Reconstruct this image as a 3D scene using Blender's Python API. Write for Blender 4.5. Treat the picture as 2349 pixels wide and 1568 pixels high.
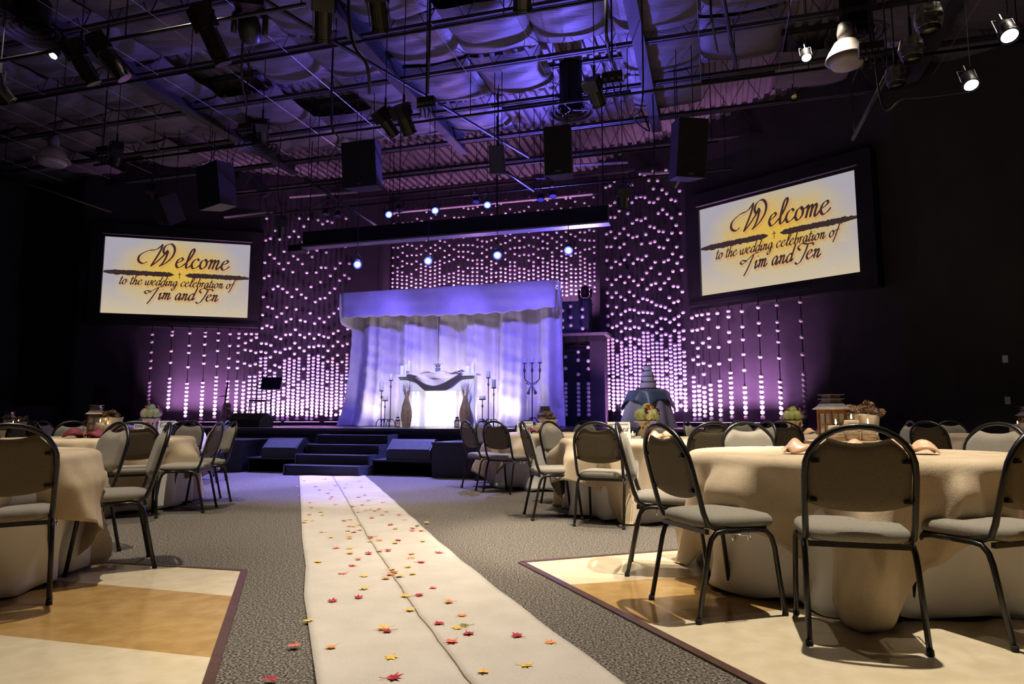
import bpy, math, random
from mathutils import Vector, Matrix, noise

for o in list(bpy.data.objects): bpy.data.objects.remove(o)
SC = bpy.context.scene
COL = SC.collection
R = math.radians
PI = math.pi

# ---------------------------------------------------------------- camera
CAM_Z = 0.94
PITCH = R(6.45)
FPX = 1566.0
cam_d = bpy.data.cameras.new('camera'); cam = bpy.data.objects.new('camera', cam_d); COL.objects.link(cam)
cam_d.sensor_width = 36.0; cam_d.lens = FPX / 2349.0 * 36.0
cam.location = (0, 0, CAM_Z); cam.rotation_euler = (R(90) + PITCH, 0, 0)
cam_d.clip_start = 0.05; cam_d.clip_end = 200
SC.camera = cam

# the hall's own axes: "across" runs parallel to the stage front, "along" runs from the tables to the stage
A = R(16.5)
ED = Vector((math.sin(A), math.cos(A), 0)); ER = Vector((math.cos(A), -math.sin(A), 0))
def P(r, d, z=0.0): return ER * r + ED * d + Vector((0, 0, z))
def ray(x, y):
    u = (x - 1174.5) / FPX; v = (784.0 - y) / FPX
    return Vector((u, math.cos(PITCH) - v * math.sin(PITCH), math.sin(PITCH) + v * math.cos(PITCH)))
CAMV = Vector((0, 0, CAM_Z))
def on_plane(x, y, n, c):
    d = ray(x, y); return CAMV + d * ((c - CAMV.dot(n)) / d.dot(n))
def at(x, y, D): return on_plane(x, y, ED, D)            # point at distance D along the hall axis
def on_level(x, y, z=0.0):
    d = ray(x, y); return CAMV + d * ((z - CAM_Z) / d.z)

# ---------------------------------------------------------------- world, exposure
SC.view_settings.view_transform = 'Standard'; SC.view_settings.look = 'None'
SC.view_settings.gamma = 1.0; SC.view_settings.exposure = 0.0
SC.view_settings.use_curve_mapping = False
w = bpy.data.worlds.new('hall_air'); SC.world = w; w.use_nodes = True
w.node_tree.nodes['Background'].inputs[0].default_value = (0.10, 0.09, 0.12, 1)
w.node_tree.nodes['Background'].inputs[1].default_value = 0.02

cy_ = SC.cycles
cy_.max_bounces = 3; cy_.diffuse_bounces = 2; cy_.adaptive_threshold = 0.2; cy_.glossy_bounces = 2; cy_.transmission_bounces = 2; cy_.transparent_max_bounces = 6
cy_.caustics_reflective = False; cy_.caustics_refractive = False

def light(name, kind, loc, power, color, target=None, parent=None, **kw):
    d = bpy.data.lights.new(name, kind); d.energy = power; d.color = color
    for k, v in kw.items(): setattr(d, k, v)
    o = bpy.data.objects.new(name, d); COL.objects.link(o); o.location = loc
    if target is not None:
        o.rotation_euler = (Vector(target) - Vector(loc)).to_track_quat('-Z', 'Y').to_euler()
    if parent is not None:
        o.parent = parent; o.matrix_parent_inverse = parent.matrix_basis.inverted()
    return o
WARM = (1.0, 0.88, 0.71)
PINK = (0.92, 0.40, 0.96)
VIOLET = (0.62, 0.36, 1.0)
BLUE = (0.20, 0.22, 1.0)

# ---------------------------------------------------------------- materials
MATS = {}
def mat(name, col, rough=0.6, metal=0.0, var=0.0, vscale=8.0, bump=0.0, bscale=60.0, col2=None, emit=0.0, spec=0.5,
        alpha=1.0, sheen=0.0, trans=0.0, coat=0.0, stretch=None, detail=2.0):
    if name in MATS: return MATS[name]
    m = bpy.data.materials.new(name); m.use_nodes = True; nt = m.node_tree; N = nt.nodes; L = nt.links
    b = N['Principled BSDF']
    b.inputs['Base Color'].default_value = (*col, 1); b.inputs['Roughness'].default_value = rough
    b.inputs['Metallic'].default_value = metal; b.inputs['Specular IOR Level'].default_value = spec
    if alpha < 1: b.inputs['Alpha'].default_value = alpha
    if sheen: b.inputs['Sheen Weight'].default_value = sheen
    if trans: b.inputs['Transmission Weight'].default_value = trans
    if coat: b.inputs['Coat Weight'].default_value = coat
    if emit:
        b.inputs['Emission Color'].default_value = (*col, 1); b.inputs['Emission Strength'].default_value = emit
    if var or bump or col2:
        tc = N.new('ShaderNodeTexCoord'); src = tc.outputs['Object']
        if stretch:
            mp = N.new('ShaderNodeMapping'); mp.inputs['Scale'].default_value = stretch
            L.new(src, mp.inputs[0]); src = mp.outputs[0]
    if var or col2:
        n = N.new('ShaderNodeTexNoise'); n.inputs['Scale'].default_value = vscale; n.inputs['Detail'].default_value = detail
        L.new(src, n.inputs['Vector'])
        r = N.new('ShaderNodeValToRGB'); L.new(n.outputs['Fac'], r.inputs[0])
        c2 = col2 or tuple(min(1, c * (1 + var)) for c in col); c1 = col if col2 else tuple(c * (1 - var) for c in col)
        r.color_ramp.elements[0].position = 0.36; r.color_ramp.elements[0].color = (*c1, 1)
        r.color_ramp.elements[1].position = 0.64; r.color_ramp.elements[1].color = (*c2, 1)
        L.new(r.outputs[0], b.inputs['Base Color'])
    if bump:
        n2 = N.new('ShaderNodeTexNoise'); n2.inputs['Scale'].default_value = bscale; n2.inputs['Detail'].default_value = 1
        L.new(src, n2.inputs['Vector'])
        bp = N.new('ShaderNodeBump'); bp.inputs['Strength'].default_value = bump; bp.inputs['Distance'].default_value = 0.01
        L.new(n2.outputs['Fac'], bp.inputs['Height']); L.new(bp.outputs[0], b.inputs['Normal'])
    MATS[name] = m; return m
def weave(name, col, col2, scale=260.0, rough=0.95, vscale=5.0, bump=0.35, trans=0.0):
    """coarse woven cloth: two crossed wave sets over a soft mottling"""
    m = bpy.data.materials.new(name); m.use_nodes = True; nt = m.node_tree; N = nt.nodes; L = nt.links
    b = N['Principled BSDF']; b.inputs['Roughness'].default_value = rough; b.inputs['Specular IOR Level'].default_value = 0.1
    b.inputs['Sheen Weight'].default_value = 0.15
    tc = N.new('ShaderNodeTexCoord'); n = N.new('ShaderNodeTexNoise'); n.inputs['Scale'].default_value = vscale; n.inputs['Detail'].default_value = 2
    L.new(tc.outputs['Object'], n.inputs['Vector'])
    n3 = N.new('ShaderNodeTexNoise'); n3.inputs['Scale'].default_value = scale; n3.inputs['Detail'].default_value = 0
    L.new(tc.outputs['Object'], n3.inputs['Vector'])
    mx = N.new('ShaderNodeMath'); mx.operation = 'ADD'; L.new(n.outputs['Fac'], mx.inputs[0]); L.new(n3.outputs['Fac'], mx.inputs[1])
    r = N.new('ShaderNodeValToRGB'); L.new(mx.outputs[0], r.inputs[0])
    r.color_ramp.elements[0].position = 0.3; r.color_ramp.elements[0].color = (*col, 1)
    r.color_ramp.elements[1].position = 0.72; r.color_ramp.elements[1].color = (*col2, 1)
    mm = N.new('ShaderNodeMath'); mm.operation = 'MULTIPLY'; mm.inputs[1].default_value = 0.5; L.new(mx.outputs[0], mm.inputs[0])
    L.new(mm.outputs[0], r.inputs[0]); L.new(r.outputs[0], b.inputs['Base Color'])
    bp = N.new('ShaderNodeBump'); bp.inputs['Strength'].default_value = bump; bp.inputs['Distance'].default_value = 0.004
    L.new(n3.outputs['Fac'], bp.inputs['Height']); L.new(bp.outputs[0], b.inputs['Normal'])
    if trans:
        out = N['Material Output']; t = N.new('ShaderNodeBsdfTranslucent'); L.new(r.outputs[0], t.inputs[0])
        ms = N.new('ShaderNodeMixShader'); ms.inputs[0].default_value = trans
        L.new(b.outputs[0], ms.inputs[1]); L.new(t.outputs[0], ms.inputs[2]); L.new(ms.outputs[0], out.inputs[0])
    MATS[name] = m; return m
def glow(name, col, strength):
    if name in MATS: return MATS[name]
    m = bpy.data.materials.new(name); m.use_nodes = True; nt = m.node_tree; b = nt.nodes['Principled BSDF']
    b.inputs['Base Color'].default_value = (0, 0, 0, 1); b.inputs['Emission Color'].default_value = (*col, 1)
    b.inputs['Emission Strength'].default_value = strength; m.cycles.emission_sampling = 'NONE'; MATS[name] = m; return m

# ---------------------------------------------------------------- mesh builder
class MB:
    def __init__(s, M=None): s.v = []; s.f = []; s.mi = []; s.M = M or Matrix(); s.m = 0
    def add(s, vs, fs):
        k = len(s.v)
        s.v += [tuple(s.M @ Vector(p)) for p in vs]
        s.f += [tuple(i + k for i in f) for f in fs]; s.mi += [s.m] * len(fs)
        return s
    def box(s, c, size, rot=None):
        x, y, z = (q / 2 for q in size); c = Vector(c)
        vs = [Vector(p) for p in ((-x,-y,-z),(x,-y,-z),(x,y,-z),(-x,y,-z),(-x,-y,z),(x,-y,z),(x,y,z),(-x,y,z))]
        if rot is not None: vs = [rot @ p for p in vs]
        return s.add([p + c for p in vs], [(3,2,1,0),(4,5,6,7),(0,1,5,4),(1,2,6,5),(2,3,7,6),(3,0,4,7)])
    def box2(s, a, b): return s.box([(a[i] + b[i]) / 2 for i in range(3)], [abs(b[i] - a[i]) for i in range(3)])
    def tube(s, pts, rad, n=8, closed=False, flat=1.0):
        pts = [Vector(p) for p in pts]; k = len(pts); vs = []; fs = []
        rads = rad if isinstance(rad, (list, tuple)) else [rad] * k
        prev = None
        for i, p in enumerate(pts):
            if closed: t = pts[(i + 1) % k] - pts[i - 1]
            else: t = pts[min(i + 1, k - 1)] - pts[max(i - 1, 0)]
            t.normalize()
            if prev is None:
                a = Vector((0, 0, 1)) if abs(t.z) < 0.9 else Vector((1, 0, 0)); a = (a - t * a.dot(t)).normalized()
            else:
                a = prev - t * prev.dot(t)
                a = a.normalized() if a.length > 1e-6 else prev
            prev = a; b = t.cross(a)
            for j in range(n):
                q = 2 * PI * j / n
                vs.append(p + a * (math.cos(q) * rads[i]) + b * (math.sin(q) * rads[i] * flat))
        for i in range(k if closed else k - 1):
            i2 = (i + 1) % k
            for j in range(n):
                j2 = (j + 1) % n; fs.append((i*n+j, i*n+j2, i2*n+j2, i2*n+j))
        if not closed: fs += [tuple(range(n - 1, -1, -1)), tuple(range((k-1)*n, k*n))]
        return s.add(vs, fs)
    def lathe(s, prof, n=20, c=(0,0,0), sq=1.0, cap=True, rot=None):
        vs = []; fs = []; c = Vector(c)
        for r, z in prof:
            for j in range(n):
                q = 2 * PI * j / n; p = Vector((r * math.cos(q), r * sq * math.sin(q), z))
                vs.append((rot @ p if rot is not None else p) + c)
        for i in range(len(prof) - 1):
            for j in range(n):
                j2 = (j + 1) % n; fs.append((i*n+j, i*n+j2, (i+1)*n+j2, (i+1)*n+j))
        if cap: fs += [tuple(range(n - 1, -1, -1)), tuple(range((len(prof)-1)*n, len(prof)*n))]
        return s.add(vs, fs)
    def grid(s, fn, nu, nv, wrap=False):
        vs = [fn(i / nu, j / nv) for j in range(nv + 1) for i in range(nu + (0 if wrap else 1))]
        w_ = nu if wrap else nu + 1; fs = []
        for j in range(nv):
            for i in range(nu):
                i2 = (i + 1) % w_; fs.append((j*w_+i, j*w_+i2, (j+1)*w_+i2, (j+1)*w_+i))
        return s.add(vs, fs)
    def prism(s, poly, z0, z1):
        n = len(poly)
        return s.add([(x, y, z0) for x, y in poly] + [(x, y, z1) for x, y in poly],
                     [tuple(range(n-1,-1,-1)), tuple(range(n, 2*n))] + [(i, (i+1)%n, n+(i+1)%n, n+i) for i in range(n)])
    def ball(s, c, r, n=10, m=7, sq=(1,1,1)):
        prof = [(max(1e-4, math.sin(PI*i/m)), -math.cos(PI*i/m)) for i in range(m+1)]
        vs = [(c[0]+a*r*math.cos(2*PI*j/n)*sq[0], c[1]+a*r*math.sin(2*PI*j/n)*sq[1], c[2]+b*r*sq[2]) for a, b in prof for j in range(n)]
        fs = [(i*n+j, i*n+(j+1)%n, (i+1)*n+(j+1)%n, (i+1)*n+j) for i in range(m) for j in range(n)]
        return s.add(vs, fs)
    def mesh(s, name, mats, smooth=False):
        me = bpy.data.meshes.new(name); me.from_pydata(s.v, [], s.f)
        for m_ in (mats if isinstance(mats, (list, tuple)) else [mats]): me.materials.append(m_)
        if isinstance(mats, (list, tuple)): me.polygons.foreach_set('material_index', s.mi)
        if smooth: me.polygons.foreach_set('use_smooth', [True] * len(me.polygons))
        me.update(); return me
    def build(s, name, mats, parent=None, smooth=False, loc=(0,0,0), rz=0.0, rot=None, thick=0.0, reg=None):
        o = bpy.data.objects.new(name, s.mesh(name, mats, smooth)); COL.objects.link(o)
        if reg is not None: reg.append(o)
        o.location = loc; o.rotation_euler = rot if rot is not None else (0, 0, rz)
        if parent is not None: o.parent = parent
        if thick:
            md = o.modifiers.new('thickness', 'SOLIDIFY'); md.thickness = thick; md.offset = -1
        return o
def inst(name, mesh, parent=None, loc=(0,0,0), rot=(0,0,0), scale=(1,1,1)):
    o = bpy.data.objects.new(name, mesh); COL.objects.link(o); o.location = loc; o.rotation_euler = rot; o.scale = scale
    if parent is not None: o.parent = parent
    return o
def tag(o, label=None, cat=None, group=None, kind=None):
    if label: o['label'] = label
    if cat: o['category'] = cat
    if group: o['group'] = group
    if kind: o['kind'] = kind
    return o
def thing(name, label, cat, loc=(0,0,0), rz=0.0, group=None, rot=None):
    o = bpy.data.objects.new(name, None); COL.objects.link(o); o.empty_display_size = 0.1
    o.location = loc; o.rotation_euler = rot if rot is not None else (0, 0, rz)
    return tag(o, label, cat, group)
def clone(root, loc, rz, label, group=None, rot=None):
    def cp(o, par):
        c = o.copy(); COL.objects.link(c)
        if par is not None: c.parent = par
        for ch in o.children: cp(ch, c)
        return c
    r_ = cp(root, None); r_.location = loc; r_.rotation_euler = rot if rot is not None else (0, 0, rz); r_['label'] = label
    if group: r_['group'] = group
    return r_
def crom(pts, k=6, closed=False):
    pts = [Vector(p) for p in pts]; n = len(pts); out = []
    for i in range(n if closed else n - 1):
        if closed: p0, p1, p2, p3 = pts[i-1], pts[i], pts[(i+1) % n], pts[(i+2) % n]
        else: p0, p1, p2, p3 = pts[max(i-1,0)], pts[i], pts[i+1], pts[min(i+2,n-1)]
        for j in range(k):
            t = j / k
            out.append(0.5*((2*p1)+(p2-p0)*t+(2*p0-5*p1+4*p2-p3)*t*t+(3*p1-p0-3*p2+p3)*t**3))
    if not closed: out.append(pts[-1])
    return out
_tens = {2: ('twentieth', 'twenty'), 3: ('thirtieth', 'thirty'), 4: ('fortieth', 'forty'), 5: ('fiftieth', 'fifty')}
_one = ['first','second','third','fourth','fifth','sixth','seventh','eighth','ninth','tenth','eleventh','twelfth','thirteenth','fourteenth','fifteenth','sixteenth','seventeenth','eighteenth','nineteenth']
ORD = _one + [(_tens[n // 10][0] if n % 10 == 0 else _tens[n // 10][1] + '-' + _one[n % 10 - 1]) for n in range(20, 60)]
rnd = random.Random(7)

# ---------------------------------------------------------------- palette
burlap = weave('burlap', (0.47, 0.36, 0.23), (0.72, 0.59, 0.42), 320)
burlap_pale = weave('burlap_pale', (0.45, 0.405, 0.345), (0.57, 0.52, 0.46), 240)
burlap_drape = weave('burlap_drape', (0.56, 0.50, 0.44), (0.76, 0.70, 0.63), 160, vscale=3)
linen = mat('white_linen', (0.80, 0.77, 0.74), 0.9, var=0.04, vscale=3, bump=0.15, bscale=14)
seat_fab = weave('grey_fabric', (0.19, 0.172, 0.14), (0.35, 0.32, 0.268), 520, vscale=260)
back_fab = weave('brown_back_fabric', (0.105, 0.086, 0.056), (0.185, 0.152, 0.102), 520, vscale=260)
frame_m = mat('black_chair_metal', (0.018, 0.018, 0.018), 0.32, metal=0.25, bump=0.06, bscale=160)
black = mat('black_paint', (0.012, 0.012, 0.013), 0.55, var=0.25, vscale=3)
blackm = mat('black_steel', (0.022, 0.021, 0.024), 0.42, metal=0.4, var=0.2, vscale=4)
fix_m = mat('dark_fixture_metal', (0.030, 0.028, 0.022), 0.38, metal=0.5, var=0.2, vscale=9)
speaker_m = mat('black_speaker_cloth', (0.010, 0.010, 0.011), 0.9, bump=0.3, bscale=300, var=0.2)
wall_m = mat('black_wall_paint', (0.020, 0.019, 0.021), 0.8, var=0.18, vscale=1.2, bump=0.05, bscale=40)
wall_r = mat('dark_olive_wall_paint', (0.040, 0.040, 0.036), 0.85, var=0.12, vscale=0.8, bump=0.06, bscale=60)
drape_m = mat('grey_stage_wall', (0.045, 0.039, 0.053), 0.9, var=0.1, vscale=2)
steel = mat('galvanised_steel', (0.62, 0.60, 0.55), 0.38, metal=0.85, var=0.08, vscale=12, bump=0.05, bscale=30)
chrome = mat('chrome', (0.7, 0.7, 0.72), 0.15, metal=1.0, var=0.02)
white_p = mat('white_painted_wood', (0.82, 0.82, 0.82), 0.5, var=0.03, vscale=6, bump=0.03)
wax = mat('ivory_wax', (0.88, 0.82, 0.70), 0.45, var=0.03, vscale=8)
birch = mat('birch_bark', (0.62, 0.52, 0.38), 0.8, col2=(0.34, 0.25, 0.16), vscale=16, bump=0.4, bscale=40, stretch=(1, 1, 5))
wood = mat('red_brown_wood', (0.20, 0.075, 0.025), 0.45, var=0.35, vscale=14, bump=0.1, stretch=(6, 6, 1))
glass = mat('lantern_glass', (0.7, 0.72, 0.74), 0.06, alpha=0.28, spec=0.8)
flame = glow('candle_flame', (1.0, 0.62, 0.22), 30)
# ================================================================ lights that wash the hall
# warm house cans over the tables (the fixtures themselves are built with the ceiling below)
HOUSE = [(1.75, 3.55, 2000, 66), (0.9, 7.0, 1150, 66), (-3.0, 4.5, 1200, 66), (-3.9, 7.6, 750, 66), (-0.35, 4.4, 170, 60),
         (3.7, 8.4, 700, 66), (5.9, 8.2, 550, 66), (-6.5, 10.2, 320, 66), (0.3, 9.6, 500, 60), (-1.6, 7.4, 110, 60), (4.6, 4.6, 450, 66), (0.95, 5.35, 2000, 30)]

# ================================================================ floor
def carpet_mat():
    m = bpy.data.materials.new('speckled_carpet'); m.use_nodes = True; N = m.node_tree.nodes; L = m.node_tree.links; b = N['Principled BSDF']
    tc = N.new('ShaderNodeTexCoord'); n = N.new('ShaderNodeTexNoise'); n.inputs['Scale'].default_value = 95; n.inputs['Detail'].default_value = 2; n.inputs['Roughness'].default_value = 0.7
    L.new(tc.outputs['Object'], n.inputs['Vector'])
    r = N.new('ShaderNodeValToRGB'); e = r.color_ramp.elements
    e[0].position = 0.38; e[0].color = (0.028, 0.024, 0.020, 1); e[1].position = 0.62; e[1].color = (0.29, 0.255, 0.215, 1)
    x = r.color_ramp.elements.new(0.5); x.color = (0.105, 0.092, 0.078, 1)
    L.new(n.outputs['Fac'], r.inputs[0]); L.new(r.outputs[0], b.inputs['Base Color'])
    b.inputs['Roughness'].default_value = 0.95; b.inputs['Specular IOR Level'].default_value = 0.1
    bp = N.new('ShaderNodeBump'); bp.inputs['Strength'].default_value = 0.6; bp.inputs['Distance'].default_value = 0.006
    L.new(n.outputs['Fac'], bp.inputs['Height']); L.new(bp.outputs[0], b.inputs['Normal'])
    return m
carpet = carpet_mat()
vinyl_cream = mat('cream_vinyl', (0.66, 0.56, 0.38), 0.16, col2=(0.74, 0.64, 0.46), vscale=9, bump=0.02, bscale=8, detail=3, spec=0.4)
vinyl_tan = mat('tan_vinyl', (0.40, 0.235, 0.075), 0.16, col2=(0.50, 0.315, 0.12), vscale=9, bump=0.02, bscale=8, detail=3, spec=0.4)
edge_m = mat('brown_vinyl_edging', (0.095, 0.050, 0.042), 0.3, var=0.15, vscale=20)

floor = tag(MB().box2((-22, -6, -0.2), (18, 26, 0)).build('floor', carpet), kind='structure')
def G(x, y): p = on_level(x, y, 0); return (p.x, p.y)
def band(pts, m):
    MB().prism(pts, 0.0005, 0.004).build('vinyl_panel', m, floor)
def lerp(a, b, t): return (a[0] + (b[0]-a[0])*t, a[1] + (b[1]-a[1])*t)
# right-hand vinyl area: a far edge running right and a near edge running toward the viewer
C0 = Vector((0.06, 4.63)); u = Vector((0.935, 0.354)).normalized(); v = Vector((0.365, -0.931)).normalized()
def edge_pt(b): return C0 + v * b
A0 = edge_pt(0); A1 = edge_pt(0.66); A2 = edge_pt(1.47); A3 = edge_pt(3.2)
far0 = A0 + u * 7.4; far1 = A1 + Vector((0.965, 0.262)).normalized() * 7.4; far2 = A2 + Vector((0.93, 0.31)) * 7.4
band([tuple(A0), tuple(A1), tuple(far1), tuple(far0)], vinyl_cream)
band([tuple(A1), tuple(A2), tuple(far2), tuple(far1)], vinyl_tan)
B2 = Vector(G(2000, 1568)); dirB = (Vector(G(2349, 1465)) - B2).normalized()
B2 = B2 - dirB * 1.6
far3 = B2 + dirB * 8
A3 = edge_pt(2.95)
band([tuple(A2), tuple(A3), tuple(far3), tuple(far2)], vinyl_cream)
band([tuple(A3), tuple(edge_pt(6.5)), (9.0, -1.0), tuple(far3)], vinyl_tan)
def strip(a, b, wd, name, z=0.009):
    a = Vector(a); b = Vector(b); t = (b - a).normalized(); n = Vector((-t.y, t.x)) * wd / 2
    tag(MB().prism([tuple(a-n), tuple(b-n), tuple(b+n), tuple(a+n)], 0.0, z).build(name, edge_m), kind='structure')
strip(A0, A0 + v * 6.5, 0.045, 'trim_1'); strip(A0, A0 + u * 7.4, 0.035, 'trim_2')
# left-hand vinyl area
K = Vector(G(560, 1310)); K2 = Vector(G(478, 1568)); tk = (K2 - K).normalized()
fl = (Vector(G(166, 1286)) - K).normalized()
f2 = (Vector(G(160, 1333)) - Vector(G(527, 1366))).normalized()
s1 = Vector(G(540, 1369)); s2 = Vector(G(495, 1511)); f3 = (Vector(G(0, 1458)) - s2).normalized()
band([tuple(K), tuple(K + fl*7), tuple(s1 + f2*7), tuple(s1)], vinyl_cream)
band([tuple(s1), tuple(s1 + f2*7), tuple(s2 + f3*7), tuple(s2)], vinyl_tan)
band([tuple(s2), tuple(s2 + f3*7), tuple(K + tk*6 + f3*7), tuple(K + tk*6)], vinyl_cream)
strip(K, K + tk * 6, 0.04, 'trim_3'); strip(K, K + fl * 7, 0.03, 'trim_4')

# ================================================================ walls and stage
STAGE_Z = 0.77
R0 = -6.15
aL = A - R(31.5); aR = A + R(31.5)
nL = Vector((math.sin(aL), math.cos(aL), 0)); cL = 19.5; tL = Vector((nL.y, -nL.x, 0))
nR = Vector((math.sin(aR), math.cos(aR), 0)); cR = 13.45; tR = Vector((nR.y, -nR.x, 0))
def onL(x, y, off=0.0): return on_plane(x, y, nL, cL - off)
def onR(x, y, off=0.0): return on_plane(x, y, nR, cR - off)
TOP = 7.75
def wallbox(name, a, b, z0, z1, th, m, back=True):
    a = Vector(a); b = Vector(b); t = (b - a); t.z = 0; ln = t.length; t.normalize(); n = Vector((-t.y, t.x, 0))
    o = MB().box2((0, 0, z0), (ln, th, z1)).build(name, m); o.location = (a.x, a.y, 0); o.rotation_euler = (0, 0, math.atan2(t.y, t.x))
    return tag(o, kind='structure')
pL0 = onL(168, 800); pL1 = onL(862, 800)
pR0 = onR(1378, 800); pR1 = onR(2080, 800)
for p_ in (pL0, pL1, pR0, pR1): p_.z = 0
wallbox('wall_left', pL0, pL1, 0, TOP, 0.15, drape_m)
wallbox('wall_right', pR0, pR1, 0, TOP, 0.15, drape_m)
D_BACK = 18.35
cb0 = P(pL1.dot(ER) - 0.05, D_BACK); cb1 = P(pR0.dot(ER) + 0.05, D_BACK)
wallbox('wall_back', cb0, cb1, 0, TOP, 0.15, drape_m)
wallbox('wall_return_left', pL1, cb0, 0, TOP, 0.08, drape_m)
wallbox('wall_return_right', cb1, pR0, 0, TOP, 0.08, drape_m)
# far-left recess beyond the screen wall, with a half wall
q0 = pL0 - tL * 0.02
q1 = q0 + nL * 1.6
wallbox('wall_recess_left', q1, q0, 0, TOP, 0.1, wall_m)
wallbox('wall_far_left', q1 - tL * 9, q1 + tL * 0.1, 0, TOP, 0.1, wall_m)
wallbox('wall_side_left', P(-17.2, -6), P(-17.2, 16.5), 0, TOP, 0.1, wall_m)
# right: boxed pilaster, then the olive side wall
nS = ER
w0 = pR1
w1 = w0 + Vector((0.46, -0.55, 0)) * 1.0
wallbox('wall_pilaster_right', w0, w1, 0, TOP, 0.2, wall_r)
side_dir = Vector((0.93, -1.0, 0)).normalized()
wallbox('wall_side_right', w1, w1 + side_dir * 12, 0, TOP, 0.12, wall_r)
wallbox('wall_rear', P(9.5, -5.5), P(-18, -5.5), 0, TOP, 0.1, wall_m)
half = tag(MB().box2((-9, -0.08, 0), (0.0, 0.08, 1.28)).build('wall_half_left', mat('purple_lit_half_wall', (0.10, 0.07, 0.13), 0.7, var=0.1, vscale=2)), kind='structure')  # purple stage light is painted into the half wall's colour
half.location = q0 + nL * 0.3; half.rotation_euler = (0, 0, math.atan2(tL.y, tL.x))

# the stage deck: straight front, sides swinging back to the screen walls
stage_top = mat('black_stage_floor', (0.055, 0.048, 0.06), 0.32, var=0.2, vscale=5)
stage_face = mat('black_stage_fascia', (0.008, 0.009, 0.013), 0.6, var=0.2, vscale=3)
SF = 11.62
sp = [(-10.6, SF), (-1.7, SF), (2.6, 13.1), (3.2, 14.6), (-2.9, 18.3), (-9.4, 18.3), (-15.6, 14.2), (-15.0, 12.9)]
stg = thing('stage', 'long low black stage platform with dark fascia across the back of the hall', 'stage', (0,0,0), -A)
MB().prism(sp, STAGE_Z - 0.05, STAGE_Z).build('deck', stage_top, stg)
cx, cy = R0, 15.0
sp2 = [(x + (0.06 if x < R0 else -0.06), y + (0.06 if y < 14 else -0.02)) for x, y in sp]
MB().prism(sp2, 0.0, STAGE_Z - 0.05).build('fascia', stage_face, stg)
MB().box2((-10.5, SF - 0.005, STAGE_Z - 0.11), (-1.75, SF + 0.05, STAGE_Z - 0.05)).build('nosing_rail', stage_face, stg)

# ================================================================ ceiling
ZJ = 7.05                      # underside of the joists
ZD = 7.72                      # roof deck
deck_m = mat('ribbed_roof_deck', (0.22, 0.19, 0.215), 0.55, var=0.1, vscale=1.5)
def deck():
    mb = MB(Matrix.Rotation(-A, 4, 'Z'))
    pr = []; x = -22.0
    while x < 11:
        pr += [(x, ZD), (x + 0.10, ZD), (x + 0.115, ZD + 0.07), (x + 0.205, ZD + 0.07)]; x += 0.22
    vs = []; fs = []
    for x, z in pr: vs += [(x, -6, z), (x, 20, z)]
    for i in range(len(pr) - 1): fs.append((2*i, 2*i+2, 2*i+3, 2*i+1))
    return mb.add(vs, fs)
ceiling = tag(deck().build('ceiling', deck_m), kind='structure')
joist_m = mat('dark_joist_steel', (0.040, 0.038, 0.045), 0.6, metal=0.2, var=0.15, vscale=2)
def joist_mesh(x0, x1, M_):
    mb = MB(M_)
    for z, h in ((ZJ, 0.055), (ZD - 0.06, 0.055)):
        for s_ in (-0.035, 0.035): mb.box2((x0, s_ - 0.022, z), (x1, s_ + 0.022, z + h))
    pts = []; x = x0; up_ = False
    while x <= x1:
        pts.append((x, 0, (ZD - 0.05) if up_ else ZJ + 0.03)); up_ = not up_; x += 0.33
    mb.tube(pts, 0.013, 5)
    return mb.mesh('bar_joist', joist_m)
JD = [9.30 + 1.45 * k for k in range(-7, 7)]
def hall(r, d, z): return Matrix.Translation(P(r, d, z)) @ Matrix.Rotation(-A, 4, 'Z')
for d_ in JD: inst('bar_joist', joist_mesh(-20, 10, hall(0, d_, 0)), ceiling)
# girders that run along the hall
for r_ in (-9.85, -5.35, -1.0, 3.6):
    MB(hall(r_, 0, -0.04)).box2((-0.10, -6, ZJ - 0.02), (0.10, 14.2, ZJ + 0.03)).box2((-0.012, -6, ZJ + 0.03), (0.012, 14.2, ZJ + 0.30)).box2((-0.10, -6, ZJ + 0.30), (0.10, 14.2, ZJ + 0.34)).build('roof_girder', joist_m, ceiling)
# sagging insulation blankets between the joists
ins_m = mat('quilted_insulation_facing', (0.135, 0.125, 0.14), 0.55, var=0.10, vscale=2.5, bump=0.55, bscale=5.5, stretch=(0.5, 7, 2), detail=2)
BW = 1.32; NB = 19
def blanket(seed, M_):
    r2 = random.Random(seed); a1, a2, a3 = r2.uniform(0, 6), r2.uniform(0, 6), r2.uniform(0.75, 1.2)
    def f(u_, v_):
        x = (u_ - 0.5) * BW; y = (v_ - 0.5) * 1.42
        e = math.sin(PI * u_) ** 0.55 * (0.45 + 0.55 * math.sin(PI * v_) ** 0.6)
        z = -0.15 * a3 * e + 0.014 * math.sin(26 * v_ + a1 + 3 * u_) * math.sin(PI * u_) + 0.01 * math.sin(17 * v_ + 9 * u_ + a2)
        return (x, y, z)
    return MB(M_).grid(f, 14, 16).mesh('insulation_blanket', ins_m, True)
for j in range(len(JD) - 1):
    dm = (JD[j] + JD[j+1]) / 2
    for i in range(NB):
        r_ = -19.2 + BW * i
        if dm > 13.3: continue
        if 11.9 < dm and r_ < -1.5 and rnd.random() < 0.55: continue
        if rnd.random() < 0.05: continue
        inst('insulation_blanket', blanket(rnd.randrange(99), hall(r_, dm, ZJ + 0.30 + rnd.uniform(-0.04, 0.04))), ceiling)
# thin support wires under the blanket seams
wire_m = mat('grey_wire', (0.30, 0.30, 0.33), 0.4, metal=0.5)
for i in range(NB): MB(hall(-19.2 + BW * (i + 0.5), 0, ZJ - 0.03)).tube([(0, -6, 0), (0, 13.2, 0)], 0.005, 4).build('support_wire', wire_m, ceiling)
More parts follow.
